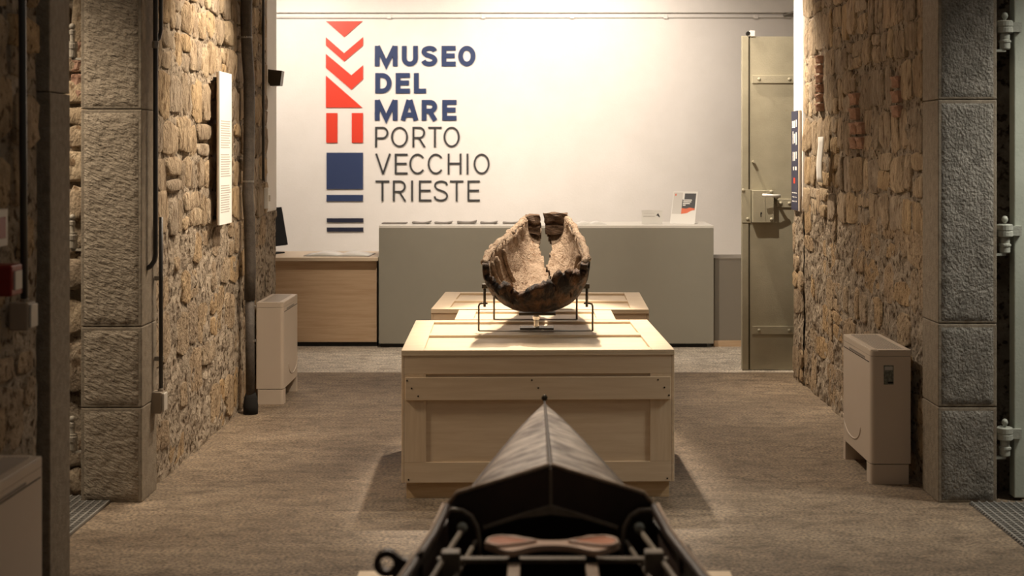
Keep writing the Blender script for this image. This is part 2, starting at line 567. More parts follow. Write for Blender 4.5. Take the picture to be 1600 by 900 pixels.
def courses(parent, origin, U, V, Nrm, u0, u1, v0, v1, rnd, proud=(0.02, 0.05), meshes=STONES, wd=(0.09, 0.30), ht=(0.14, 0.26), keep=1.0,
            skip=(), gap=0.005, avoid=None):
    """rubble in rough courses on a plane: every stone an object"""
    basis = Matrix((U, V, Nrm)).transposed().to_4x4()
    v = v0
    n = 0
    while v < v1 - 0.05:
        h = rnd.uniform(*ht)
        u = u0
        while u < u1 - 0.03:
            wdt = min(rnd.uniform(*wd), u1 - u)
            if u1 - u - wdt < 0.07:
                wdt = u1 - u
            cells = [(u, wdt, v, h)]
            q = rnd.random()
            if q < 0.24 and h > 0.17:
                k = rnd.uniform(.4, .6)
                cells = [(u, wdt, v, h * k), (u, wdt, v + h * k, h * (1 - k))]
            elif q < 0.35 and wdt > 0.25:
                k = rnd.uniform(.4, .6)
                cells = [(u, wdt * k, v, h), (u + wdt * k, wdt * (1 - k), v, h)]
            for cu, cw, cv, chh in cells:
                mu, mv = cu + cw / 2, cv + chh / 2
                if any(a <= mu <= b and c <= mv <= d for a, b, c, d in skip) or rnd.random() > keep:
                    continue
                jit = rnd.uniform(-.22, .22) * chh
                mv += jit * .4
                chh *= rnd.uniform(.88, 1.1)
                rot = rnd.uniform(-.09, .09)
                pr = rnd.uniform(*proud)
                Rm = basis @ Matrix.Rotation(rot, 4, 'Z') @ Matrix.Rotation(rnd.uniform(-.04, .04), 4, 'X') @ Matrix.Rotation(rnd.uniform(-.05, .05), 4, 'Y')
                p = Vector(origin) + U * mu + V * (mv + rnd.uniform(-.008, .008))
                o = from_mesh('stone', rnd.choice(meshes), parent)
                flip = rnd.choice((0, PI))
                o.matrix_local = Matrix.Translation(p) @ Rm @ Matrix.Rotation(flip, 4, 'Z') @ Matrix.Diagonal((max(.03, cw - gap * rnd.uniform(.4, 1.4)), max(.03, chh - gap * rnd.uniform(.4, 1.4)), pr, 1))
                n += 1
            u += wdt
        v += h
    return n


def brick_stack(parent, origin, U, V, Nrm, u, v, wdt, h, cnt, pr=0.035):
    basis = Matrix((U, V, Nrm)).transposed().to_4x4()
    for i in range(cnt):
        o = from_mesh('brick', BRICKM, parent)
        p = Vector(origin) + U * (u + wdt / 2) + V * (v + (i + .5) * h)
        o.matrix_local = Matrix.Translation(p) @ basis @ Matrix.Rotation(random.uniform(-.03, .03), 4, 'Z') @ Matrix.Diagonal((wdt, h * 0.86, pr, 1))


def rough_wall(name, X, sgn, y0, y1, z0, z1, body, label, step=0.035, amp=0.022, seed=0):
    """wall face with real relief (grid displaced along X) in front of a plain core"""
    bm = bmesh.new()
    ny, nz = int((y1 - y0) / step), int((z1 - z0) / step)
    g = []
    for i in range(ny + 1):
        row = []
        for j in range(nz + 1):
            y, z = y0 + (y1 - y0) * i / ny, z0 + (z1 - z0) * j / nz
            d = noise.noise(Vector((y * 4.5 + seed, z * 5.5, seed))) * 0.6 + noise.noise(Vector((y * 13, z * 15 + seed, 3.3))) * 0.6 + noise.noise(Vector((y * 30, z * 30, 9 + seed))) * 0.35
            if i in (0, ny):
                d *= .4
            row.append(bm.verts.new((X + sgn * d * amp, y, z)))
        g.append(row)
    for i in range(ny):
        for j in range(nz):
            f = (g[i][j], g[i + 1][j], g[i + 1][j + 1], g[i][j + 1])
            bm.faces.new(f if sgn > 0 else f[::-1])
    bx0, bx1 = body
    xin = X - sgn * 0.03
    add_box(bm, min(bx0, xin), max(bx0, xin), y0, y1, z0, HALL)
    o = structure(name, bm, M['mortar'], label)
    return o


YV, ZV, XV = Vector((0, 1, 0)), Vector((0, 0, 1)), Vector((1, 0, 0))
PF = 6.52          # front plane of the cut-stone piers
PL, PR = -1.785, 1.865
EY = 10.16         # far end of the passage walls
UP = 1.19          # above: raw stones in courses; below: stones nearly flush in mortar

# left passage wall
wl = rough_wall('wall_left', PL - 0.02, 1, PF + 0.26, 9.66, 0, 3.3, (-3.6, 0), 'raw rubble stone wall on the left of the passage', seed=1.7)
rnd = random.Random(5)
courses(wl, (PL - 0.022, 0, 0), YV, ZV, XV, PF + 0.28, 9.66, UP, 3.05, rnd, proud=(0.010, 0.026))
courses(wl, (PL - 0.022, 0, 0), YV, ZV, XV, PF + 0.28, 9.66, 0.02, UP - 0.02, rnd, proud=(0.003, 0.016), meshes=FLUSH, keep=0.62, ht=(0.13, 0.28), wd=(0.10, 0.34))
# its far end: mortared stone below, plaster above
wle = rough_wall('wall_left_end', PL - 0.02, 1, 9.66, 10.05, 0, 1.20, (-3.6, 0), 'mortared stone foot of the left wall end', seed=4.2)
wle.data.transform(Matrix.Identity(4))
structure('trim_left', box(-3.6, PL - 0.01, 9.665, 10.03, 1.20, HALL, 0.01), M['plaster'], 'white plastered reveal at the far end of the left stone wall')

# right passage wall
wr = rough_wall('wall_right', PR + 0.02, -1, PF + 0.26, 9.80, 0, 3.3, (3.6, 0), 'raw rubble stone wall on the right of the passage', seed=7.1)
rnd = random.Random(11)
BR = [(9.15, 1.87, .13, .062, 6), (8.14, 1.62, .16, .085, 4), (8.0, 1.62, .12, .085, 2), (7.2, 1.78, .13, .075, 3)]
skips = [(y - .03, y + wdt + .03, z - .03, z + h * c + .03) for y, z, wdt, h, c in BR]
courses(wr, (PR + 0.022, 0, 0), -YV, ZV, -XV, -9.80, -(PF + 0.28), UP, 3.05, rnd, proud=(0.010, 0.026), skip=[(-b, -a, c, d) for a, b, c, d in skips])
courses(wr, (PR + 0.022, 0, 0), -YV, ZV, -XV, -9.80, -(PF + 0.28), 0.02, UP - 0.02, rnd, proud=(0.003, 0.016), meshes=FLUSH, keep=0.62, ht=(0.13, 0.28), wd=(0.10, 0.34))
for y, z, wdt, h, c in BR:
    brick_stack(wr, (PR + 0.022, 0, 0), -YV, ZV, -XV, -y - wdt, z, wdt, h, c, 0.045)
wre = rough_wall('wall_right_end', PR + 0.01, -1, 9.80, EY, 0, 1.20, (3.6, 0), 'mortared stone foot of the right wall end', seed=9.2)
courses(wre, (PR + 0.012, 0, 0), -YV, ZV, -XV, -EY, -9.80, 0.02, 1.18, rnd, proud=(0.008, 0.02), meshes=FLUSH, keep=0.7)
structure('trim_right', box(PR + 0.005, 3.6, 9.80, EY - 0.02, 1.20, HALL, 0.01), M['plaster'], 'white plastered reveal at the far end of the right stone wall')

# front of the walls beside the piers (the cross corridor side)
def front_wall(name, x0, x1, label, seed, dy=0.14):
    o = structure(name, box(x0, x1, PF + dy, PF + dy + 0.12, 0, HALL), M['mortar'], label)
    r2 = random.Random(seed)
    return o, r2
fl, r2 = front_wall('wall_front_left', -3.6, -2.065, 'rubble face behind the left pier', 3)
courses(fl, (0, PF + 0.138, 0), XV, ZV, -YV, -2.36, -2.07, 0.0, 2.6, r2, proud=(0.02, 0.05), wd=(0.12, 0.25), ht=(0.12, 0.24), skip=[(-2.12, -2.0, 1.85, 2.02), (-2.3, -2.0, 0.3, 0.42)])
brick_stack(fl, (0, PF + 0.138, 0), XV, ZV, -YV, -2.15, 1.83, .07, .075, 5)
fr, r2 = front_wall('wall_front_right', 2.145, 3.6, 'rubble face behind the right pier', 4, 0.5)


# cut-stone piers: blocks with a dressed margin
def pier(name, x0, x1, joints, m, label, margin_sides):
    root = bpy.data.objects.new(name, None)
    C.objects.link(root)
    root['kind'] = 'structure'
    root['label'] = label
    zs = [0.0] + joints + [HALL]
    for i in range(len(zs) - 1):
        z0, z1 = zs[i], zs[i + 1] - (0.003 if i < len(zs) - 2 else 0)
        b = link('stone_block', box(x0, x1, PF, PF + 0.26, z0, z1, 0.005, 2), M['granite_margin'], root)
        # rough bossed field standing a little proud of the smooth margin, real relief
        bm = bmesh.new()
        fx0, fx1, fz0, fz1 = x0 + 0.016, x1 - 0.016, z0 + 0.012, z1 - 0.016
        nx, nz = 16, max(8, int((fz1 - fz0) / 0.018))
        g = []
        for a in range(nx + 1):
            row = []
            for c in range(nz + 1):
                x, z = fx0 + (fx1 - fx0) * a / nx, fz0 + (fz1 - fz0) * c / nz
                e = min(a, nx - a, c, nz - c)
                d = 0.0 if e == 0 else 0.006 + 0.006 * noise.noise(Vector((x * 38, z * 45, i * 3.0 + x0)))
                row.append(bm.verts.new((x, PF - 0.0005 - d, z)))
            g.append(row)
        for a in range(nx):
            for c in range(nz):
                bm.faces.new((g[a][c], g[a + 1][c], g[a + 1][c + 1], g[a][c + 1]))
        link('bossed_face', bm, m, b, smooth=True)
    return root


pier('trim_pier_left', -2.065, PL, [0.436, 0.807, 1.805], M['granite_left'], 'pier of large chiselled stone blocks on the left of the passage', 1)
pier('trim_pier_right', PR, 2.135, [0.44, 0.822, 1.849], M['granite_right'], 'pier of large pitted granite blocks on the right of the passage', 1)

# nearer left wall
NX = -1.74
wn = rough_wall('wall_near_left', NX - 0.02, 1, 2.4, 5.06, 0, 3.2, (-3.6, 0), 'dark rubble wall nearest the camera on the left', seed=12.4)
rnd = random.Random(21)
courses(wn, (NX - 0.022, 0, 0), YV, ZV, XV, 3.4, 5.02, 0.75, 2.5, rnd, proud=(0.012, 0.035), meshes=FLUSH, keep=0.85, ht=(0.15, 0.30), wd=(0.16, 0.4))
courses(wn, (NX - 0.022, 0, 0), YV, ZV, XV, 3.4, 5.02, 0.02, 0.75, rnd, proud=(0.01, 0.02), meshes=FLUSH, keep=0.6)
nb = structure('trim_near_left', box(-2.1, NX + 0.012, 5.11, 5.33, 0, 1.82, 0.004), M['granite_margin'], 'dark cut stone jamb at the end of the near left wall')
link('stone_block', box(-2.1, NX + 0.01, 5.11, 5.33, 1.823, HALL, 0.004), M['granite_margin'], nb)

# iron gratings set in the floor of the cross corridor
def grating(name, x0, x1, y0, y1, label):
    t = thing(name, label, 'grating', ((x0 + x1) / 2, (y0 + y1) / 2, 0))
    ox, oy = (x0 + x1) / 2, (y0 + y1) / 2
    link('pit_plate', box(x0 - ox, x1 - ox, y0 - oy, y1 - oy, 0.0, 0.002), M['tread_dark'], t)
    hx, hy = (x1 - x0) / 2, (y1 - y0) / 2
    me = None
    x = -hx + 0.012
    while x < hx:
        if me is None:
            o = link('bearing_bar', box(-0.004, 0.004, -hy, hy, 0.002, 0.012), M['tread'], t, (x, 0, 0))
            me = o.data
        else:
            from_mesh('bearing_bar', me, t, (x, 0, 0))
        x += 0.034
    me = None
    y = -hy + 0.01
    while y < hy:
        if me is None:
            o = link('cross_bar', box(-hx, hx, -0.004, 0.004, 0.002, 0.010), M['tread'], t, (0, y, 0))
            me = o.data
        else:
            from_mesh('cross_bar', me, t, (0, y, 0))
        y += 0.030
    return t


grating('floor_grating', -3.0, -1.93, 5.45, PF + 0.10, 'steel mesh grating in the floor left of the chiselled pier')
grating('floor_grating', 2.0, 3.0, 5.45, PF - 0.02, 'grey steel grating in the floor right of the granite pier')


# ------------------------------------------------------------------ iron hinges on the piers
def hinge(px, py, m, label, side):
    p = at(px, py, PF + 0.02)
    t = thing('iron_hinge', label, 'hinge', p, 0, 'iron hinges on the stone piers')
    if side < 0:
        link('hinge_barrel', lathe([(0.020, -0.075), (0.022, -0.07), (0.022, -0.035), (0.025, -0.033), (0.025, -0.012), (0.022, -0.01), (0.022, 0.0)], 16), m, t, smooth=False)
        link('hinge_pin', lathe([(0.011, 0.0), (0.011, 0.03), (0.014, 0.034), (0.014, 0.05), (0.010, 0.055)], 12), m, t)
        link('pin_ball', lathe([(0.004, 0.055), (0.013, 0.062), (0.015, 0.070), (0.011, 0.080), (0.003, 0.084)], 12), m, t, smooth=True)
        link('hinge_bracket', box(0.0, 0.055, -0.012, 0.014, -0.085, -0.075), m, t)
    else:
        link('hinge_barrel', lathe([(0.020, -0.075), (0.024, -0.07), (0.024, -0.045), (0.028, -0.042), (0.028, -0.034), (0.022, -0.03), (0.022, 0.0)], 16), m, t)
        link('hinge_collar', lathe([(0.032, 0.0), (0.036, 0.004), (0.036, 0.024), (0.033, 0.026), (0.033, 0.03), (0.036, 0.032), (0.036, 0.054), (0.032, 0.058)], 18), m, t)
        link('pin_ball', lathe([(0.007, 0.058), (0.007, 0.066), (0.013, 0.072), (0.015, 0.081), (0.011, 0.092), (0.003, 0.096)], 12), m, t, smooth=True)
        link('hinge_bracket', box(-0.052, 0.0, -0.016, 0.016, -0.086, -0.075), m, t)
        link('hinge_strap', box(0.0, 0.075, -0.010, 0.010, 0.006, 0.050), m, t)
    return t


for py, w_ in ((65, 'upper'), (363, 'middle'), (678, 'lowest')):
    hinge(113, py, M['hinge'], 'rusty %s iron hinge beside the chiselled left pier' % w_, -1)
for py, w_ in ((52, 'upper'), (370, 'middle'), (687, 'lowest')):
    hinge(1570, py, M['hinge_green'], 'grey green %s iron hinge beside the granite right pier' % w_, 1)

# iron door leaf at the right edge, folded back against the wall
d2 = bpy.data.objects.new('door_2', None)
C.objects.link(d2)
d2['kind'] = 'structure'
d2['label'] = 'pale green iron door leaf at the right edge of the passage front'
d2.location = (2.225, PF + 0.06, 0)
link('door_post', box(0, 0.05, -0.03, 0.04, 0.014, 2.75, 0.004), M['iron_pale'], d2)
link('door_leaf', box(0.05, 0.95, 0.0, 0.03, 0.016, 2.75), M['iron_door'], d2)
for z in (0.35, 1.3, 2.2):
    link('door_strap', box(0.05, 0.95, -0.012, 0.0, z, z + 0.06), M['iron_pale'], d2)

# ------------------------------------------------------------------ iron door at the far right end
DY = 10.5
d1 = bpy.data.objects.new('door_1', None)
C.objects.link(d1)
d1['kind'] = 'structure'
d1['label'] = 'olive painted iron door standing open beyond the right stone wall'
d1.location = (1.56, DY, 0)
k = DY / F


def DX(px):
    return (px - CX) * k - 1.56


def DZ(py):
    return CH - (py - CY) * k


link('door_leaf', box(DX(1172), 1.15, 0, 0.035, 0.005, DZ(57)), M['iron_door'], d1)
link('door_post', box(DX(1159.5), DX(1169.5), -0.005, 0.05, 0.005, DZ(56), 0.003), M['iron_door'], d1)
link('door_groove', box(DX(1169.5), DX(1172), 0.012, 0.04, 0.005, DZ(57)), M['iron_groove'], d1)
rivet = None


def rivets(parent, pts):
    global rivet
    for x, y, z in pts:
        if rivet is None:
            o = link('rivet', lathe([(0.013, 0.0), (0.012, -0.006), (0.007, -0.011), (0.002, -0.012)], 12, axis='Y'), M['iron_door'], parent, (x, y, z), smooth=True)
            rivet = o.data
        else:
            from_mesh('rivet', rivet, parent, (x, y, z))


for a, b in ((118, 130), (509.5, 522), (311, 324)):
    x0 = DX(1175) if a != 311 else DX(1213)
    st = link('door_strap', box(x0, 1.12, -0.014, 0, DZ(b), DZ(a), 0.002), M['iron_door'], d1)
    zc = (DZ(a) + DZ(b)) / 2
    rivets(st, [(x0 + (0.05 if a != 311 else 0.03), -0.014, zc), (DX(1233), -0.014, zc), (0.7, -0.014, zc)])
lk = link('lock_case', box(DX(1174), DX(1206), -0.075, -0.0, DZ(347), DZ(297), 0.002), M['iron_door'], d1)
link('lock_cover', box(DX(1174) + .002, DX(1193), -0.079, -0.074, DZ(346.5), DZ(297.5)), M['iron_door'], lk)
link('lock_side', box(DX(1194), DX(1206), -0.079, -0.074, DZ(346.5), DZ(297.5)), M['iron_door'], lk)
kx, kz = DX(1186.5), DZ(334.5)
link('keyhole', prism([(kx - .004, kz - .018), (kx + .003, kz - .018), (kx + .002, kz), (kx + .007, kz + .008), (kx + .004, kz + .018), (kx - .004, kz + .016), (kx - .006, kz + .004)], -0.0805, -0.0785), M['black'], lk)
rivets(lk, [(DX(1168), -0.012, DZ(342)), (DX(1202.5), -0.079, DZ(342)), (DX(1202.5), -0.079, DZ(299))])
pp = link('lock_plate', box(DX(1158.5), DX(1173), -0.012, -0.005, DZ(348), DZ(296), 0.002), M['iron_door'], d1)
rivets(pp, [(DX(1161), -0.012, DZ(295) - .01)])
link('lever_bar', tube([(DX(1186), -0.16, DZ(304)), (DX(1200), -0.15, DZ(305)), (DX(1214), -0.13, DZ(305.5))], 0.012), M['white'], d1, smooth=True)
link('lever_arm', tube([(DX(1211), -0.13, DZ(306)), (DX(1211), -0.06, DZ(309)), (DX(1211), 0.0, DZ(310))], 0.012), M['iron_door'], d1, smooth=True)
link('door_peg', tube([(DX(1177), 0.0, DZ(253)), (DX(1177), -0.05, DZ(252.5))], [0.012, 0.010]), M['iron_door'], d1)
link('door_stop', box(DX(1171), DX(1179), -0.02, 0.03, DZ(57), DZ(48), 0.003), M['white'], d1)
link('stop_bolt', tube([(DX(1168.5), -0.022, DZ(52.5)), (DX(1168.5), 0.01, DZ(52.5))], 0.015), M['black'], d1)

# ------------------------------------------------------------------ conduit on the back wall
cd = thing('wall_conduit', 'white conduit running along the top of the reception wall', 'pipe', at(830, 26.5, WB - 0.015))
c0 = at(830, 26.5, WB - 0.015)


def rel(px, py, Y, o):
    return at(px, py, Y) - o


link('pipe', tube([rel(425, 27, WB - 0.015, c0), rel(830, 26.5, WB - 0.015, c0), rel(1225, 26, WB - 0.015, c0), rel(1236, 28, WB - .015, c0)], 0.011), M['plaster'], cd, smooth=True)
for px in (608, 755, 894, 1040, 1181):
    q = rel(px, 26.5, WB - 0.015, c0)
    link('pipe_clip', box(q.x - .02, q.x + .02, -0.016, 0.014, q.z - .018, q.z + .022, .004), M['plaster'], cd)
q = rel(1232, 23, WB - .03, c0)
link('pipe_joint', tube([(q.x - .05, q.y, q.z - .01), (q.x + .05, q.y, q.z + .02)], [0.014, 0.02]), M['steel'], cd)

# ------------------------------------------------------------------ wall emblem and lettering
LY = WB - 0.016
kk = LY / F


def lx(px):
    return (px - CX) * kk


def lz(py):
    return CH - (py - CY) * kk


em = thing('wall_emblem', 'column of red arrows and navy bars beside the lettering on the white wall', 'emblem', (lx(538), WB, lz(200)))


def emblem(name, pts, m):
    poly = [(lx(x) - lx(538), lz(y) - lz(200)) for x, y in pts]
    return link(name, prism(poly, -0.012, -0.001), m, em)


emblem('triangle', [(509, 33), (566, 33), (537.5, 58)], M['red'])
emblem('chevron', [(509, 58), (537.5, 83), (567, 58), (567, 71), (537.5, 96), (509, 71)], M['red'])
emblem('chevron', [(509, 84), (549, 117.5), (567, 102), (567, 123.5), (549, 140), (509, 106)], M['red'])
emblem('triangle', [(509, 118), (566, 168), (509, 168)], M['red'])
emblem('upright_bar', [(509.5, 176.5), (527, 176.5), (527, 223), (509.5, 223)], M['red'])
emblem('upright_bar', [(549.5, 176.5), (567, 176.5), (567, 223), (549.5, 223)], M['red'])
emblem('square', [(510, 238.5), (567, 238.5), (567, 295.5), (510, 295.5)], M['navy'])
emblem('flat_bar', [(510, 304.5), (567, 304.5), (567, 314.5), (510, 314.5)], M['navy'])
emblem('flat_bar', [(510.5, 341), (567.5, 341), (567.5, 347.5), (510.5, 347.5)], M['navy_dark'])
emblem('flat_bar', [(510.5, 355.5), (567.5, 355.5), (567.5, 362), (510.5, 362)], M['navy_dark'])


def stroke(bm, pts, t, closed=False, d0=-0.018, d1=-0.001):
    P = [Vector(p) for p in pts]
    n = len(P)
    Lf, Rt = [], []
    for i in range(n):
        if closed:
            a, b = P[(i - 1) % n], P[(i + 1) % n]
        else:
            a, b = P[max(i - 1, 0)], P[min(i + 1, n - 1)]
        d1_ = (P[i] - a).normalized() if (P[i] - a).length > 1e-9 else (b - P[i]).normalized()
        d2_ = (b - P[i]).normalized() if (b - P[i]).length > 1e-9 else d1_
        n1, n2 = Vector((-d1_.y, d1_.x)), Vector((-d2_.y, d2_.x))
        mtr = (n1 + n2)
        mtr.normalize()
        s = 1.0 / max(0.45, mtr.dot(n1))
        Lf.append(P[i] + mtr * s * t / 2)
        Rt.append(P[i] - mtr * s * t / 2)
    vs = [[bm.verts.new((p.x, d, p.y)) for p in S_] for S_ in (Lf, Rt) for d in (d0, d1)]
    m = n if closed else n - 1
    for i in range(m):
        j = (i + 1) % n
        bm.faces.new((vs[0][i], vs[0][j], vs[2][j], vs[2][i]))
        bm.faces.new((vs[0][i], vs[1][i], vs[1][j], vs[0][j]))
        bm.faces.new((vs[2][i], vs[2][j], vs[3][j], vs[3][i]))
    if not closed:
        for i in (0, n - 1):
            bm.faces.new((vs[0][i], vs[2][i], vs[3][i], vs[1][i]))


def arc(cx, cy, rx, ry, a0, a1, n=20):
    return [(cx + rx * math.cos(R(a0 + (a1 - a0) * i / n)), cy + ry * math.sin(R(a0 + (a1 - a0) * i / n))) for i in range(n + 1)]


def catmull(pts, n=6):
    out = []
    P = [Vector(p) for p in pts]
    P = [2 * P[0] - P[1]] + P + [2 * P[-1] - P[-2]]
    for i in range(1, len(P) - 2):
        for j in range(n):
            t = j / n
            a, b, c, d = P[i - 1], P[i], P[i + 1], P[i + 2]
            out.append(tuple(0.5 * ((2 * b) + (c - a) * t + (2 * a - 5 * b + 4 * c - d) * t * t + (3 * b - a - 3 * c + d) * t ** 3)))
    out.append(tuple(P[-2]))
    return out


def glyph(ch, W, H, t):
    """strokes (points, closed) of a capital filling W x H"""
    h = t / 2
    if ch == 'M':
        return [([(h, 0), (h, H)], 0), ([(W - h, 0), (W - h, H)], 0), ([(h * 1.1, H - h * .15), (W / 2, h * .75), (W - h * 1.1, H - h * .15)], 0)]
    if ch == 'U':
        rx, ry = W / 2 - h, min(W / 2 - h, H * .42)
        return [([(h, H)] + arc(W / 2, h + ry, rx, ry, 180, 360) + [(W - h, H)], 0)]
    if ch == 'S':
        q = [(.97, .80), (.86, .94), (.5, 1.0), (.14, .92), (.05, .75), (.2, .60), (.5, .52), (.82, .42), (.98, .25), (.86, .07), (.5, 0), (.13, .06), (0.0, .21)]
        return [(catmull([(h + u * (W - t), h + v * (H - t)) for u, v in q]), 0)]
    if ch == 'E':
        return [([(h, 0), (h, H)], 0), ([(h, H - h), (W, H - h)], 0), ([(h, h), (W, h)], 0), ([(h, H * .515), (W * .93, H * .515)], 0)]
    if ch == 'O':
        return [(arc(W / 2, H / 2, W / 2 - h, H / 2 - h, 0, 360, 40)[:-1], 1)]
    if ch == 'D':
        c = W * .42
        return [([(h, 0), (h, H)], 0), ([(h, H - h)] + arc(c, H / 2, W - h - c, H / 2 - h, 90, -90, 24) + [(h, h)], 0)]
    if ch == 'L':
        return [([(h, 0), (h, H)], 0), ([(h, h), (W, h)], 0)]
    if ch == 'A':
        return [([(h * 1.05, 0), (W / 2 - h * .25, H)], 0), ([(W - h * 1.05, 0), (W / 2 + h * .25, H)], 0), ([(W * .2, H * .27), (W * .8, H * .27)], 0)]
    if ch in 'RP':
        yb = H * (.44 if ch == 'P' else .46)
        ry = (H - h - yb) / 2
        cx = W * (.55 if ch == 'P' else .52)
        s = [([(h, 0), (h, H)], 0), ([(h, H - h)] + arc(cx, yb + ry, (W if ch == 'P' else W * .96) - h - cx, ry, 90, -90, 20) + [(h, yb)], 0)]
        if ch == 'R':
            s.append(([(W * .48, yb), (W - h * 1.1, 0)], 0))
        return s
    if ch == 'T':
        return [([(0, H - h), (W, H - h)], 0), ([(W / 2, 0), (W / 2, H)], 0)]
    if ch == 'V':
        return [([(h * 1.05, H), (W / 2, h * .2)], 0), ([(W - h * 1.05, H), (W / 2, h * .2)], 0)]
    if ch == 'C':
        return [(arc(W * .52, H / 2, W * .52 - h, H / 2 - h, 38, 322, 34), 0)]
    if ch == 'H':
        return [([(h, 0), (h, H)], 0), ([(W - h, 0), (W - h, H)], 0), ([(h, H * .52), (W - h, H * .52)], 0)]
    if ch == 'I':
        return [([(W / 2, 0), (W / 2, H)], 0)]


ROWS = [
    ('MUSEO', 71.5, 103.5, 1, [(585.5, 621), (627.8, 652.9), (657.8, 683.6), (690, 712), (716, 743)]),
    ('DEL', 114, 145.7, 1, [(586.2, 611.8), (618.2, 640.4), (646.7, 665.6)]),
    ('MARE', 156, 188.2, 1, [(585.5, 621), (625.5, 653.8), (658.9, 684), (691, 713.3)]),
    ('PORTO', 198, 230, 0, [(586, 606.7), (611, 637.3), (644.4, 665), (669, 690), (693, 718.3)]),
    ('VECCHIO', 240, 272.2, 0, [(586, 610.7), (616.7, 636.7), (639.5, 664), (668.2, 692.6), (699.5, 721), (728.5, 732.5), (740, 765)]),
    ('TRIESTE', 282, 314.5, 0, [(586.7, 608.2), (613.8, 634.7), (641.5, 646), (654.4, 674), (677.3, 700.4), (703, 724), (730.4, 749.8)]),
]
wlt = thing('wall_lettering', 'raised museum name in bold navy and thin charcoal capitals on the white wall', 'lettering', (lx(585), WB, lz(314)))
for word, y0, y1, bold, ext in ROWS:
    H = (y1 - y0) * kk
    for ch, (xa, xb) in zip(word, ext):
        W = (xb - xa) * kk
        t = (7.4 if bold else 2.9) * kk
        if ch in 'OCSU' and not bold:
            t *= .97
        bm = bmesh.new()
        for q_, (pts, cl) in enumerate(glyph(ch, W, H, t)):
            stroke(bm, pts, t, bool(cl), -0.011 - .0004 * q_)
        bmesh.ops.recalc_face_normals(bm, faces=bm.faces)
        link('letter', bm, M['navy'] if bold else M['char'], wlt, (lx(xa) - lx(585), 0, lz(y1) - lz(314)))

# ------------------------------------------------------------------ reception counter, desk, cabinet
QY = 11.72


def cx_(px, Y=QY):
    return (px - CX) * Y / F


def cz_(py, Y=QY):
    return CH - (py - CY) * Y / F


x0, x1 = cx_(592), cx_(1115)
rc = thing('reception_counter', 'tall grey reception counter below the lettering', 'counter', ((x0 + x1) / 2, QY, 0))
hw = (x1 - x0) / 2
link('front_panel', box(-hw, hw, 0.0, 0.04, 0.035, 0.985), M['counter'], rc)
for s in (-1, 1):
    link('side_panel', box(min(s * hw, s * (hw - .04)), max(s * hw, s * (hw - .04)), 0.04, 0.62, 0.035, 0.985), M['counter'], rc)
link('counter_top', box(-hw, hw, -0.004, 0.64, 0.985, 1.008, 0.003), M['counter_top'], rc)
link('plinth', box(-hw + .01, hw - .05, 0.03, 0.55, 0.0, 0.035), M['plinth'], rc)

xd0, xd1 = cx_(300), cx_(591)
rd = thing('reception_desk', 'low oak reception desk left of the grey counter', 'desk', ((xd0 + xd1) / 2, QY + .03, 0))
hd = (xd1 - xd0) / 2
link('desk_top', box(-hd, hd, -0.05, 0.72, 0.715, 0.745, 0.004), M['oak_top'], rd)
link('front_panel', box(-hd, hd - .02, 0.03, 0.055, 0.04, 0.715), M['oak'], rd)
link('side_panel', box(-hd, -hd + .03, 0.055, 0.66, 0.04, 0.715), M['oak'], rd)
link('side_panel', box(hd - .05, hd - .02, 0.055, 0.66, 0.04, 0.715), M['oak'], rd)
link('plinth', box(-hd + .02, hd - .02, 0.06, 0.6, 0.0, 0.04), M['plinth'], rd)

xe0, xe1 = cx_(1117), cx_(1230)
lc = thing('low_cabinet', 'low taupe cabinet between the grey counter and the iron door', 'cabinet', ((xe0 + xe1) / 2, QY + .08, 0))
he = (xe1 - xe0) / 2
link('front_panel', box(-he, he, 0, 0.025, 0.05, 0.722), M['dado'], lc)
link('cabinet_top', box(-he, he, -0.004, 0.40, 0.722, 0.735), M['dado'], lc)
link('cabinet_body', box(-he + .005, he - .005, 0.025, 0.39, 0.05, 0.722), M['dado'], lc)
link('plinth', box(-he, he, -0.012, 0.38, 0.0, 0.05), M['oak'], lc)

# leaflets on the counter: curled stacks
def leaflet(px0, px1, lift, lab, y=12.0, m='leaflet', th=0.010):
    xa, xb = (px0 - CX) * y / F, (px1 - CX) * y / F
    hw_ = (xb - xa) / 2
    bm = bmesh.new()
    n = 8
    poly = []
    for i in range(n + 1):
        u = -1 + 2 * i / n
        poly.append((u * hw_, 0.0005 + lift * (u * u if u > 0 else 0.45 * u * u)))
    for i in range(n, -1, -1):
        u = -1 + 2 * i / n
        poly.append((u * hw_ * 1.04, th + lift * 1.5 * (u * u if u > 0 else 0.5 * u * u)))
    # prism in quads so the curved section stays clean
    k2 = n + 1
    A = [bm.verts.new((u, -0.07, v)) for u, v in poly]
    B = [bm.verts.new((u, 0.10, v)) for u, v in poly]
    for i in range(n):
        bm.faces.new((A[i], A[i + 1], A[2 * k2 - 2 - i], A[2 * k2 - 1 - i]))
        bm.faces.new((B[i], B[i + 1], B[2 * k2 - 2 - i], B[2 * k2 - 1 - i]))
    N_ = 2 * k2
    for i in range(N_):
        bm.faces.new((A[i], A[(i + 1) % N_], B[(i + 1) % N_], B[i]))
    bmesh.ops.recalc_face_normals(bm, faces=bm.faces)
    o = link('leaflet_stack', bm, M[m], None, ((xa + xb) / 2, y, 1.0085))
    tag(o, lab, 'leaflets', 'leaflet stacks on the grey counter')
    return o


leaflet(598, 635, 0.001, 'flat leaflet pile at the left end of the grey counter', th=0.008)
leaflet(645, 673, 0.010, 'curled leaflet stack second from the left on the grey counter')
leaflet(680, 706, 0.007, 'curled leaflet stack third from the left on the grey counter')
leaflet(715, 744, 0.010, 'thick curled leaflet stack fourth from the left on the grey counter', th=0.014)
leaflet(751, 777, 0.008, 'curled leaflet stack fifth from the left on the grey counter')
leaflet(786, 812, 0.006, 'leaflet stack on the counter just left of the wooden wreck')


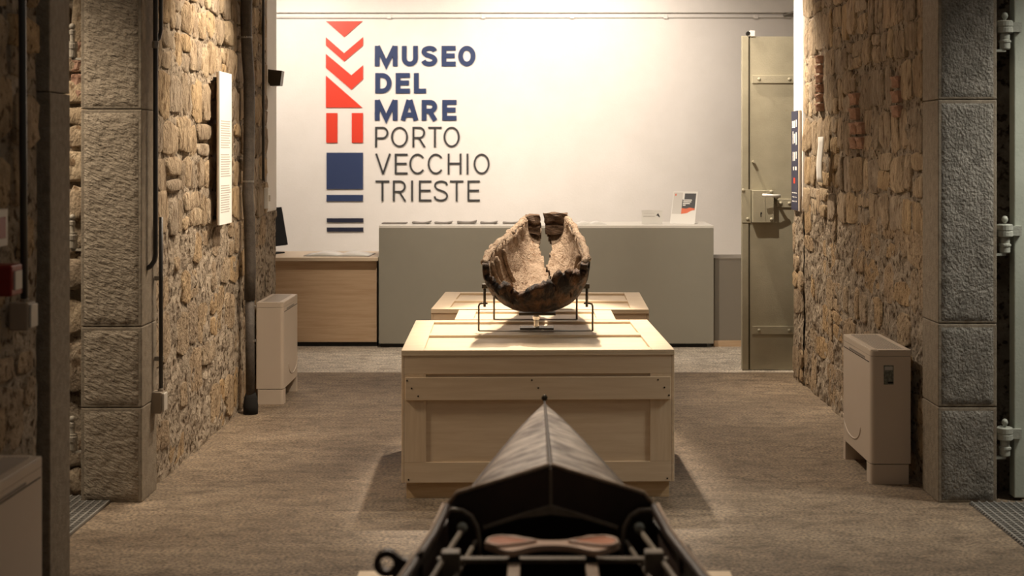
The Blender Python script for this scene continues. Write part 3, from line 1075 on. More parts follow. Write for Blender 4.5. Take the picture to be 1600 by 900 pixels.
def open_book(name, loc, hw_, dep, arch, label, cat, cover, rz=0.0):
    t = thing(name, label, cat, loc, rz)
    for s in (-1, 1):
        bm = bmesh.new()
        n = 8
        prof = [(s * hw_ * i / n, 0.004 + arch * math.sin(PI * min(1, (i / n) * 1.1)) * (1 - .25 * i / n)) for i in range(n + 1)]
        A = [bm.verts.new((u, -dep, v)) for u, v in prof]
        B = [bm.verts.new((u, dep, v)) for u, v in prof]
        A0 = [bm.verts.new((u, -dep, 0.003)) for u, v in prof]
        B0 = [bm.verts.new((u, dep, 0.003)) for u, v in prof]
        for i in range(n):
            bm.faces.new((A[i], A[i + 1], B[i + 1], B[i]))
            bm.faces.new((A[i], A0[i], A0[i + 1], A[i + 1]))
            bm.faces.new((B[i], B[i + 1], B0[i + 1], B0[i]))
        bm.faces.new((A[n], A0[n], B0[n], B[n]))
        bmesh.ops.recalc_face_normals(bm, faces=bm.faces)
        link('page_block', bm, M['white'], t, smooth=True)
    link('cover', box(-hw_ * 1.03, hw_ * 1.03, -dep * 1.03, dep * 1.03, 0.0, 0.003), cover, t)
    return t


open_book('open_booklet', (cx_(922, 12.0), 11.95, 1.0085), 0.125, 0.09, 0.022, 'white booklet lying open on the counter right of the wreck', 'booklet', M['white'], R(4))
open_book('open_booklet', (cx_(882, 12.0), 12.08, 1.0085), 0.09, 0.07, 0.008, 'white leaflet lying open on the counter just behind the wreck', 'booklet', M['white'])
open_book('guest_book', (cx_(530, 11.95), 12.0, 0.7455), 0.27, 0.16, 0.024, 'dark covered guest book lying open on the oak desk', 'book', M['char'], R(-2))

# small sign card
sc = thing('sign_card', 'small white card sign on the counter left of the poster holder', 'sign', (cx_(1019, 11.95), 11.95, 1.0085))
link('card', box(-0.087, 0.087, -0.002, 0.002, 0.0, 0.116), M['white'], sc)
link('card_foot', box(-0.087, 0.087, 0.0, 0.05, 0.0, 0.003), M['white'], sc)
link('printed_line', box(-0.075, 0.025, -0.0028, -0.002, 0.062, 0.066), M['ink'], sc)
link('printed_line', box(-0.070, 0.02, -0.0028, -0.002, 0.088, 0.091), M['poster_grey'], sc)
link('printed_mark', prism([(0.032, 0.07), (0.050, 0.092), (0.066, 0.06), (0.060, 0.055), (0.045, 0.07)], -0.0028, -0.002), M['poster_dark'], sc)

# poster holder
ps = thing('poster_holder', 'upright poster with dark print and red wave at the counter right end', 'poster', (cx_(1066, 11.97), 11.97, 1.0085), R(-20))
lean = R(24)


def on_poster(name, poly, d0, d1, m):
    o = link(name, prism(poly, d0, d1), m, ps)
    o.rotation_euler = (-lean, 0, 0)
    return o


hp, hh = 0.107, 0.295
on_poster('sheet', [(-hp, 0.002), (hp, 0.002), (hp, hh), (-hp, hh)], 0.0, 0.003, M['white'])
on_poster('print_column', [(-hp + .008, .09), (-.02, .09), (-.02, hh - .01), (-hp + .008, hh - .01)], -0.0006, 0.0, M['poster_grey'])
on_poster('print_panel', [(-.02, .125), (.094, .125), (.094, hh - .018), (-.004, hh - .018), (-.004, hh - .07), (-.02, hh - .075)], -0.0008, 0.0, M['poster_dark'])
on_poster('print_wave', [(-.02, .09), (.03, .098), (.06, .118), (.094, .128), (.094, .14), (.05, .148), (.02, .138), (-.02, .142)], -0.0014, 0.0, M['orange'])
for z, a, b in ((.212, -.012, .062), (.196, -.012, .058), (.180, -.012, .048), (.165, -.012, .012)):
    on_poster('printed_line', [(a, z), (b, z), (b, z + .009), (a, z + .009)], -0.0014, 0.0, M['white'])
on_poster('printed_mark', [(-.088, hh - .04), (-.076, hh - .04), (-.076, hh - .022), (-.088, hh - .022)], -0.0014, 0.0, M['orange'])
link('holder_foot', box(-hp, hp, -0.02, 0.11, -0.0, 0.003), M['white'], ps)
link('holder_prop', prism([(0.003, 0.0), (0.10, 0.0), (0.095, 0.10)], -0.02, 0.02, 'YZ'), M['white'], ps)

# monitor on the desk
mo = thing('monitor', 'black computer monitor on the oak desk behind the left wall', 'monitor', (cx_(424, 12.15) - .02, 12.15, 0.7455), R(68))
link('monitor_base', box(-0.11, 0.11, -0.09, 0.09, 0, 0.012, 0.004), M['screen'], mo)
link('monitor_stem', box(-0.03, 0.03, 0.0, 0.025, 0.012, 0.16), M['screen'], mo)
pn = link('monitor_panel', box(-0.27, 0.27, -0.035, 0.0, 0.055, 0.39, 0.006), M['screen'], mo)
pn.rotation_euler = (R(-11), 0, 0)


# ------------------------------------------------------------------ crates
def crate(name, label, loc, rz, W, D, H, brd=0.103, bar=True, batten=True, screws=True, group='plywood crates used as plinths', base_h=0.077, fb=0.085):
    t = thing(name, label, 'crate', loc, rz, group)
    h = W / 2
    e = 0.012
    # origin is the middle of the front bottom edge; +Y runs away from the viewer
    link('skid_base', box(-h + .022, h - .022, 0.03, D - .03, 0, base_h), M['pine'], t)
    link('crate_body', box(-h + e, h - e, 0.012, D - 0.012, base_h, H - 0.024), M['ply'], t)
    for s in (-1, 1):
        link('side_panel', box(min(s * h, s * (h - e)), max(s * h, s * (h - e)), 0.004, D - .004, base_h, H - .013, 0.0015, 1), M['ply'], t)
    if H > .5:
        zt, zb = H - .013, base_h
        x = h - e - .001
        link('top_rail', box(-x, x, 0.004, 0.022, zt - .098, zt, .001, 1), M['ply'], t)
        link('bottom_rail', box(-x, x, 0.004, 0.022, zb, zb + .094, .001, 1), M['ply'], t)
        for s in (-1, 1):
            link('stile', box(min(s * x, s * (x - .10)), max(s * x, s * (x - .10)), 0.004, 0.022, zb + .0945, zt - .0985, .001, 1), M['plyv'], t)
            link('stile', box(min(s * x, s * (x - .10)), max(s * x, s * (x - .10)), D - 0.022, D - .004, zb + .0945, zt - .0985, .001, 1), M['plyv'], t)
        link('top_rail', box(-x, x, D - 0.022, D - .004, zt - .098, zt, .001, 1), M['ply'], t)
        link('bottom_rail', box(-x, x, D - 0.022, D - .004, zb, zb + .094, .001, 1), M['ply'], t)
        if batten:
            bt = link('batten', box(-x + .006, x - .006, -0.012, 0.004, .461, .566, .0015, 1), M['ply'], t)
            sm = None
            pts = [(sx + dx, z) for sx in (-.585, 0, .585) for dx, z in ((-.03, .552), (0.0, .516), (.03, .48))] if screws else []
            for sx, z in pts:
                sx = max(-x + .014, min(x - .014, sx))
                if sm is None:
                    o = link('screw', lathe([(.0042, 0.0), (.0042, -0.001)], 8, axis='Y'), M['screw'], bt, (sx, -0.0122, z))
                    sm = o.data
                else:
                    from_mesh('screw', sm, bt, (sx, -0.0122, z))
            for sx in (-x + .02, x - .02):
                if sm:
                    from_mesh('screw', sm, t, (sx, 0.0038, zb + .014))
    # lid: recessed panel with a frame of boards on it
    link('lid_panel', box(-h, h, 0, D, H - .024, H - .0125), M['ply_top'], t)
    for s in (-1, 1):
        link('lid_board', box(min(s * h, s * (h - brd)), max(s * h, s * (h - brd)), 0, D, H - .0125, H, .001, 1), M['ply_top'], t)
    link('lid_board', box(-h + brd + .0005, h - brd - .0005, 0, fb, H - .0125, H, .001, 1), M['ply_top'], t)
    link('lid_board', box(-h + brd + .0005, h - brd - .0005, D - fb, D, H - .0125, H, .001, 1), M['ply_top'], t)
    if bar:
        link('lid_bar', box(-h + brd + .0005, h - brd - .0005, D / 2 - .05, D / 2 + .04, H - .0125, H, .001, 1), M['ply_top'], t)
    return t


CHT = 0.69
crate('display_crate', 'large front plywood crate in the middle, with a screwed batten', (0.0326, 6.59, 0), 0.0245, 1.266, 1.19, CHT)
crate('display_crate', 'narrow middle plywood crate joining the two large crates', (0.022, 7.80, 0), 0.0, 0.885, 0.475, CHT, bar=False, batten=False)
crate('display_crate', 'large rear plywood crate nearest the reception counter', (0.05, 8.32, 0), -0.022, 1.275, 1.03, CHT, screws=False)
crate('boat_crate', 'low pale crate carrying the black rowing boat in the foreground', (0.04, 1.5, 0), 0.0, 1.11, 2.76, 0.35, bar=False, batten=False, group='plywood crates used as plinths', brd=0.16)

# ------------------------------------------------------------------ wooden wreck fragment on its mount
def interp(tab, s):
    for (a, va), (b, vb) in zip(tab, tab[1:]):
        if s <= b:
            t = (s - a) / (b - a)
            t = t * t * (3 - 2 * t) * .5 + t * .5
            return va + (vb - va) * t
    return tab[-1][1]


WY0, WYL = 6.97, 1.46
Wtab = [(0, .262), (.1, .272), (.2, .262), (.35, .232), (.55, .192), (.75, .158), (1, .126)]
Ktab = [(0, .895), (.04, .845), (.10, .800), (.22, .778), (.4, .79), (.55, .835), (.7, .92), (.85, 1.03), (1, 1.15)]
Rtab = [(0, 1.045), (.15, 1.085), (.35, 1.135), (.75, 1.20), (1, 1.225)]
Ctab = [(0, .018), (.2, .035), (.4, .06), (.75, .084), (1, .084)]
wk = thing('wreck_fragment', 'broken end of an old dark wooden boat on a steel mount over the crates', 'shipwreck', (0.03, 7.7, 0.80))
WO = Vector((0.03, 7.7, 0.80))
NS, NA = 78, 76


def wreck_pt(s, f, inset=0.0):
    ph = PI * f
    wv, kv, rv, cv = interp(Wtab, s) * .985 - inset, interp(Ktab, s) + .009 + inset, interp(Rtab, s) + .007, interp(Ctab, s)
    c_, s_ = math.cos(ph), math.sin(ph)
    x = cv - wv * (abs(c_) ** .78) * (1 if c_ > 0 else -1)
    z = rv - (rv - kv) * abs(s_) ** .8
    y = WY0 + WYL * s
    fr = max(0, 1 - s / .16)
    z += fr * (.075 * math.exp(-((f - .68) / .15) ** 2) - .012 * math.exp(-((f - .44) / .08) ** 2))
    return Vector((x, y, z))


bm = bmesh.new()
g = []
rnd = random.Random(4)
for i in range(NS + 1):
    row = []
    for j in range(NA + 1):
        s, f = i / NS, j / NA
        p = wreck_pt(s, f)
        n3 = Vector((p.x * 14, p.y * 7, p.z * 14))
        p += Vector((noise.noise(n3), noise.noise(n3 + Vector((7, 3, 1))), noise.noise(n3 + Vector((1, 9, 4))))) * 0.006
        n4 = Vector((p.x * 40, p.y * 40, p.z * 40))
        p += Vector((noise.noise(n4), 0, noise.noise(n4 + Vector((4, 4, 4))))) * 0.003
        if i == 0 or i == 1:
            p.y += min(1.0, 4 * f, 4 * (1 - f)) * 0.03 * noise.noise(Vector((f * 17, 2.2, 0))) + 0.02 * noise.noise(Vector((f * 41, 5.2, 0)))
            js = min(1.0, 3 * f, 3 * (1 - f))
            p.z += js * 0.045 * noise.noise(Vector((f * 13, 8.2, 0))) + js * .03 * noise.noise(Vector((f * 47, 1.2, 0)))
        if j in (0, NA):
            p.z += 0.012 * noise.noise(Vector((s * 20, j, 0))) + .008 * noise.noise(Vector((s * 55, j, 3)))
        row.append(bm.verts.new(p - WO))
    g.append(row)
gaptab = [(0, 0), (.34, 0.0), (.36, .004), (.70, .005), (.76, .007), (.82, .030), (.88, .026), (.93, .014), (1, .011)]
for i in range(NS):
    for j in range(NA):
        s, f = (i + .5) / NS, (j + .5) / NA
        xo = -math.cos(PI * f) * interp(Wtab, s)
        gp = interp(gaptab, s)
        cpos = .006 + .016 * noise.noise(Vector((s * 9, 0, 1))) if s < .78 else -.004
        if gp > 0 and abs(xo - cpos) < gp * (1 + .4 * noise.noise(Vector((s * 30, 4, 1)))):
            continue
        # bites out of the broken front edge
        if s < .09 and noise.noise(Vector((f * 21, 3.1, s * 14))) > .22 + s * 2.2:
            continue
        bm.faces.new((g[i][j], g[i][j + 1], g[i + 1][j + 1], g[i + 1][j]))
bmesh.ops.delete(bm, geom=[v for v in bm.verts if not v.link_faces], context='VERTS')
bmesh.ops.recalc_face_normals(bm, faces=bm.faces)
# make the normals point outward (down at the keel)
bm.normal_update()
if sum(f.normal.z for f in bm.faces) > 0:
    bmesh.ops.reverse_faces(bm, faces=bm.faces)
hull = link('hull_shell', bm, [M['wreck_out'], M['wreck_in']], wk, smooth=True)
sd = hull.modifiers.new('thickness', 'SOLIDIFY')
sd.thickness = 0.034
sd.offset = -1
sd.use_rim = True
sd.material_offset = 1
sd.material_offset_rim = 0


# pale worn rims along both sides
def rim_strip(f, s0, s1, rad, name='gunwale'):
    pts, rs = [], []
    n = 34
    for i in range(n + 1):
        s = s0 + (s1 - s0) * i / n
        p = wreck_pt(s, f, 0.016) - WO
        p += Vector((noise.noise(Vector((s * 31, f, 0))), 0, noise.noise(Vector((s * 27, f, 5))))) * 0.016
        pts.append(p)
        rs.append(rad * (1 + .45 * noise.noise(Vector((s * 36, f * 9, 2)))))
    rs[0] *= .5
    rs[-1] *= .5
    link(name, tube(pts, rs, 9), M['wreck_in'], wk, smooth=True)


rim_strip(0.0, 0.02, .93, .018)
rim_strip(1.0, 0.03, .93, .018)
# ribs on the inner left and right walls
for s, fa, fb_, rad in ((.10, .02, .30, .013), (.20, .02, .46, .017), (.30, .02, .24, .012), (.13, .78, .97, .013), (.24, .80, .98, .014)):
    pts, rs = [], []
    for i in range(15):
        f = fa + (fb_ - fa) * i / 14
        p = wreck_pt(s + (.06 * (i / 14) if fa < .5 else .05 * (1 - i / 14)), f, 0.046) - WO
        pts.append(p + Vector((0, 0, .004 * noise.noise(Vector((f * 30, s * 9, 0))))))
        rs.append(rad * (1 + .2 * noise.noise(Vector((f * 25, s, 1)))))
    rs[0] *= .6
    rs[-1] *= .3
    link('rib', tube(pts, rs, 8), M['wreck_in'], wk, smooth=True)


def lump(x0, x1, y0, y1, z0, z1, m, name, amp=.008, seed=0, parent=None, skew=0.0):
    bm = box(x0, x1, y0, y1, z0, z1)
    bmesh.ops.subdivide_edges(bm, edges=bm.edges[:], cuts=7, use_grid_fill=True)
    for v in bm.verts:
        q = v.co * 22 + Vector((seed, seed * 2, 0))
        t = (v.co.z - z0) / (z1 - z0)
        v.co += Vector((noise.noise(q), noise.noise(q + Vector((5, 1, 2))), noise.noise(q + Vector((2, 8, 3))))) * amp * 1.6
        v.co.y += 0.018 * (1 if .45 < t < .62 else 0)
        v.co.x += skew * t
    return link(name, bm, m, parent or wk, smooth=False)


def wp(px, py, Y):
    return at(px, py, Y) - WO


a, b = wp(819, 367, 8.24), wp(842.5, 337, 8.24)
lump(a.x, b.x, a.y, a.y + .10, a.z, b.z, M['wreck_top'], 'stem_timber', amp=.011, seed=1)
a, b = wp(853, 366, 8.24), wp(887, 334, 8.24)
lump(a.x, b.x + .012, a.y, a.y + .10, a.z, b.z, M['wreck_top'], 'stem_timber', amp=.010, seed=3, skew=-.012)

# the steel mount
mt = thing('display_mount', 'thin dark steel cradle holding the wooden wreck above the crates', 'stand', (0.03, 7.4, CHT))
MO = Vector((0.03, 7.4, CHT))
ZB = CHT + .006


def mrod(pts, r=.0048, name='mount_rod', m='bronze'):
    return link(name, tube([Vector(p) - MO for p in pts], r, 8), M[m], mt, smooth=True)


xl, xr = (748 - CX) * 7.25 / F, (926 - CX) * 7.25 / F
zt = CH - (474 - CY) * 7.25 / F
mrod([(xl, 7.25, ZB), (xl, 7.25, zt - .015), (xl + .004, 7.25, zt - .004), (xl + .015, 7.25, zt), (xl + .045, 7.25, zt)])
mrod([(xr, 7.25, ZB), (xr, 7.25, zt - .015), (xr - .004, 7.25, zt - .004), (xr - .015, 7.25, zt), (xr - .045, 7.25, zt)])
mrod([(xl, 7.25, ZB), (xr, 7.25, ZB)], .0042, 'mount_bar', 'steel')
for s, x in ((1, xl + .03), (-1, xr - .03)):
    zh = CH - (447 - CY) * 7.25 / F
    mrod([(x, 7.25, zt - .018), (x, 7.25, zh)], .0068, 'mount_post')
    link('mount_clamp', box(x - .014 - MO.x, x + .05 * s + .014 - MO.x if s > 0 else x + .014 - MO.x, 7.235 - MO.y, 7.265 - MO.y, zh - .012 - MO.z, zh + .012 - MO.z, .003) if s > 0 else
         box(x - .05 - .014 - MO.x, x + .014 - MO.x, 7.235 - MO.y, 7.265 - MO.y, zh - .012 - MO.z, zh + .012 - MO.z, .003), M['bronze'], mt)
    xx = x + .035 * s
    mrod([(xx, 7.75, ZB), (xx, 7.75, .92)], .0055)
mrod([(xl + .065, 7.75, ZB), (xr - .065, 7.75, ZB)], .0042, 'mount_bar', 'steel')
xc = (838 - CX) * 7.35 / F
link('mount_column', lathe([(.035, 0.0), (.035, .008), (.014, .012), (.012, .05), (.018, .05), (.018, .066), (.010, .07), (.010, .075)], 14, (xc - MO.x, -.02, 0)), M['chrome'], mt, smooth=False)
link('mount_saddle', box(xc - .09 - MO.x, xc + .10 - MO.x, -.06, .02, .074, .088, .003), M['bronze'], mt)
link('mount_foot', box(xc - .085 - MO.x, xc + .09 - MO.x, -.07, .03, .001, .011, .003), M['bronze'], mt)

# ------------------------------------------------------------------ rowing boat in the foreground
BX = 0.049
bt = thing('rowing_boat', 'narrow black rowing boat with pointed grey deck in the foreground', 'boat', (BX, 3.6, 0.40))
BO = Vector((BX, 3.6, 0.40))
TIP, BRK, AFT, END = 5.22, 3.62, 1.75, 0.35


def bw(y):
    if y >= BRK:
        t = max(0.0, (TIP - y) / (TIP - BRK))
        return .262 * t ** .85
    if y >= 2.3:
        return min(.345, .262 + (BRK - y) * .108)
    t = max(0, (y - END) / (2.3 - END))
    return .345 * t ** .6


def sheer(y):
    return .668 + (.008 * (y - BRK) / 1.6 if y > BRK else .012 * (BRK - y) / 1.2)


bm = bmesh.new()
secs = []
ys = [END + (TIP - END) * i / 60 for i in range(61)]
na = 12
for y in ys:
    w_, g_ = max(bw(y), .004), sheer(y)
    dpt = .24 * min(1.0, (w_ / .2)) ** .7 + .01
    row = []
    for j in range(na + 1):
        a = PI * j / na
        c_, s_ = math.cos(a), math.sin(a)
        row.append(bm.verts.new(Vector((-w_ * abs(c_) ** .7 * (1 if c_ > 0 else -1), y - BO.y, g_ - dpt * abs(s_) ** .9 - BO.z))))
    secs.append(row)
for i in range(60):
    for j in range(na):
        bm.faces.new((secs[i][j], secs[i][j + 1], secs[i + 1][j + 1], secs[i + 1][j]))
bmesh.ops.recalc_face_normals(bm, faces=bm.faces)
hl = link('hull', bm, M['hull'], bt, smooth=True)
m_ = hl.modifiers.new('thickness', 'SOLIDIFY')
m_.thickness = .012
m_.offset = 0


def deck(y0, y1, ridge0, ridge1, name, n=40):
    bm = bmesh.new()
    rows = []
    nu = 14
    for i in range(n + 1):
        y = y0 + (y1 - y0) * i / n
        w_, g_ = max(bw(y), .003), sheer(y)
        t = i / n
        rz_ = ridge0 + (ridge1 - ridge0) * t
        row = []
        for j in range(nu + 1):
            u = -1 + 2 * j / nu
            au = abs(u)
            z = g_ + (rz_ - g_) * (1 - (0.62 * au + .38 * au ** 5))
            row.append(bm.verts.new(Vector((u * w_, y - BO.y, z - BO.z))))
        rows.append(row)
    for i in range(n):
        for j in range(nu):
            bm.faces.new((rows[i][j], rows[i][j + 1], rows[i + 1][j + 1], rows[i + 1][j]))
    bmesh.ops.recalc_face_normals(bm, faces=bm.faces)
    o = link(name, bm, M['deck'], bt)
    for p in o.data.polygons:
        p.use_smooth = True
    s_ = o.modifiers.new('thickness', 'SOLIDIFY')
    s_.thickness = .006
    return o


deck(BRK, TIP, .800, .690, 'fore_deck')
deck(END, AFT, .70, .76, 'aft_deck')
link('deck_ridge', tube([Vector((0, y - BO.y, (.801 + (.692 - .801) * (y - BRK) / (TIP - BRK)) - BO.z)) for y in (BRK, 4.0, 4.4, 4.8, TIP)], [.007, .006, .005, .005, .004], 6), M['ridge'], bt)
link('bow_stud', lathe([(.004, 0), (.004, .006), (.010, .010), (.012, .018), (.007, .027), (.002, .029)], 10, (0, TIP - .01 - BO.y, .688 - BO.z)), M['bronze'], bt, smooth=True)
# breakwater: two dark boards meeting in a ridge
yb = BRK - .02 - BO.y
zo = BO.z
for s in (-1, 1):
    poly = [(0.002 * s, .808), (s * .236, .737), (s * .259, .706), (s * .262, .60), (s * .20, .60), (s * .175, .640), (s * .13, .668), (s * .08, .690), (s * .04, .702), (0.002 * s, .712)]
    link('breakwater_board', prism([(u, v - zo) for u, v in poly], yb - .008, yb + .008), M['hull'], bt)
    link('board_edge', tube([Vector((s * .002, yb, .812 - zo)), Vector((s * .236, yb, .741 - zo)), Vector((s * .261, yb, .707 - zo))], .0065, 6), M['edge_wood'], bt, smooth=True)
    # curved knee at the side
    link('knee', tube([Vector((s * u, yb - .03, v - zo)) for u, v in ((.262, .700), (.245, .706), (.222, .704), (.200, .690), (.186, .665), (.180, .63), (.179, .58))], .0062, 8), M['boat_grey'], bt, smooth=True)
    link('knee_bolt', lathe([(.014, .0), (.014, -.012), (.008, -.018)], 10, (s * .222, yb - .03, .662 - zo), 'Y'), M['hinge_green'], bt)
    # gunwale capping, inner rails
    gw = [Vector((s * (bw(y) - .004), y - BO.y, sheer(y) + .014 - zo)) for y in (BRK - .03, 3.4, 3.2, 3.0, 2.7, 2.3, 2.0, AFT)]
    gw[0].z = .706 - zo
    link('gunwale', tube(gw, .0125, 8), M['hull'], bt, smooth=True)
    link('gunwale_edge', tube([p + Vector((s * .009, 0, .009)) for p in gw], .0045, 6), M['edge_wood'], bt, smooth=True)
    link('inner_rail', tube([Vector((s * (bw(y) - .045), y - BO.y, sheer(y) - .012 - zo)) for y in (BRK - .06, 3.3, 3.0, 2.6, 2.2)], .0075, 6), M['boat_grey'], bt, smooth=True)
    link('inner_rail', tube([Vector((s * (bw(y) - .080), y - BO.y, sheer(y) - .040 - zo)) for y in (BRK - .06, 3.3, 3.0, 2.6, 2.2)], .0065, 6), M['boat_grey'], bt, smooth=True)
    rb_ = bmesh.new()
    add_box(rb_, s * .235 - .022, s * .235 + .022, 3.27 - BO.y, 3.31 - BO.y, .62 - zo, .682 - zo, .004)
    link('rib_head', rb_, M['boat_grey'], bt)
link('breakwater_joint', tube([Vector((0, yb - .009, .806 - zo)), Vector((0, yb - .009, .712 - zo))], .0045, 6), M['boat_grey'], bt)
link('deck_beam', prism([(0, .714 - zo), (.085, .688 - zo), (.17, .660 - zo), (.17, .652 - zo), (.08, .680 - zo), (0, .690 - zo), (-.08, .680 - zo), (-.17, .652 - zo), (-.17, .660 - zo), (-.085, .688 - zo)], yb - .016, yb + .02), M['boat_grey'], bt)
link('bulkhead', prism([(-.23, .47 - zo), (.23, .47 - zo), (.23, .66 - zo), (0, .76 - zo), (-.23, .66 - zo)], yb + .10, yb + .11), M['boat_inside'], bt)

# sliding seat: dumb-bell plate with two dished pads
SY, SZ = 3.30, .684


def dumbbell(hx, hy, waist, n=44):
    out = []
    for i in range(n):
        a = 2 * PI * i / n
        x = hx * math.cos(a)
        k_ = abs(math.cos(a))
        prof = waist + (hy - waist) * math.sin(min(1.0, k_ * 1.02) * PI) ** .8 if k_ > .03 else waist
        prof = max(prof, 0.0) if k_ < .98 else 0.02
        y = (1 if math.sin(a) >= 0 else -1) * prof * min(1, abs(math.sin(a)) * 3.2)
        out.append((x, y))
    return out


bm = bmesh.new()
lobes = []
N_ = 40
hx = .157
for i in range(N_ + 1):
    u = -1 + 2 * i / N_
    au = abs(u)
    hgt = .020 + .046 * math.exp(-((au - .62) / .27) ** 2)
    hgt *= math.sqrt(max(0.0, 1 - max(0, (au - .62) / .38) ** 2.4))
    lobes.append((u * hx, max(.002, hgt)))
top_poly = [(x, y) for x, y in lobes] + [(x, -y) for x, y in reversed(lobes)]
st = link('seat', prism(top_poly, 0.0, .013, 'XY'), M['seat_wood'], bt, (0, SY - BO.y, SZ - zo))
for s in (-1, 1):
    el = []
    for i in range(28):
        a = 2 * PI * i / 28
        c_ = math.cos(a)
        el.append((s * (.094 + .054 * c_), .003 + .046 * math.sin(a) * (.62 + .38 * c_ if c_ < 0 else .62 + .38 * (1 - (1 - c_) ** 2)) ))
    link('seat_pad', prism(el, .013, .0165, 'XY'), M['seat_pad'], st)
    rim = [Vector((x * 1.0 + (.003 * s if abs(x) > .094 else 0), y * 1.08, .015)) for x, y in el + el[:1]]
    link('seat_rim', tube(rim, .005, 6), M['seat_wood'], st, smooth=True)
    link('seat_wheel', tube([Vector((s * .088 - .012, -.05, -.010)), Vector((s * .088 + .012, -.05, -.010))], .014, 14), M['black'], st)
    link('slide_rail', box(s * .088 - .014, s * .088 + .014, 2.35 - BO.y, 3.24 - BO.y, .652 - zo, .668 - zo, .002), M['edge_wood'], bt)
for y in (3.34, 3.05, 2.75):
    link('thwart_bar', box(-bw(y) + .02, bw(y) - .02, y - .012 - BO.y, y + .012 - BO.y, .640 - zo, .6515 - zo, .002), M['boat_grey'], bt)
link('bottom_boards', box(-.2, .2, 2.0 - BO.y, 3.5 - BO.y, .475 - zo, .487 - zo), M['boat_inside'], bt)

# oarlock bracket on the left, its stub on the right
OY = 3.2
rx_, rz_ = (605 - CX) * OY / F - BX, CH - (879 - CY) * OY / F - zo
bm = bmesh.new()
n = 28
ro, ri = .0295, .0155
for y in (OY - .012 - BO.y, OY + .012 - BO.y):
    pass
ringv = []
for y in (OY - .012 - BO.y, OY + .012 - BO.y):
    ringv.append([[bm.verts.new((rx_ + r_ * math.cos(2 * PI * i / n), y, rz_ + r_ * math.sin(2 * PI * i / n))) for i in range(n)] for r_ in (ro, ri)])
for i in range(n):
    j = (i + 1) % n
    for q in (0, 1):
        bm.faces.new((ringv[q][0][i], ringv[q][0][j], ringv[q][1][j], ringv[q][1][i]))
    for q in (0, 1):
        bm.faces.new((ringv[0][q][i], ringv[0][q][j], ringv[1][q][j], ringv[1][q][i]))
bmesh.ops.recalc_face_normals(bm, faces=bm.faces)
ob = link('oarlock_bracket', bm, M['hull'], bt)
edge = -bw(OY) + .01
arm = [(rx_ + .012, rz_ + .026), (rx_ + .035, rz_ + .010), (rx_ + .055, rz_ + .004), (edge - .025, rz_ + .012), (edge + .005, rz_ + .028), (edge + .005, rz_ - .075), (rx_ + .03, rz_ - .055), (rx_ + .010, rz_ - .026), (rx_ + .026, rz_ - .008), (rx_ + .026, rz_ + .006)]
link('bracket_arm', prism(arm, OY - .011 - BO.y, OY + .011 - BO.y), M['hull'], bt)
link('oarlock_stub', box(bw(3.28) - .01, bw(3.28) + .022, 3.24 - BO.y, 3.32 - BO.y, sheer(3.28) - .03 - zo, sheer(3.28) + .018 - zo, .006), M['hull'], bt)
# chocks between the hull and its crate
for y in (2.0, 3.4):
    link('chock', box(-.12, .12, y - BO.y, y + .08 - BO.y, .35 - zo, .445 - zo, .004), M['plyv'], bt)

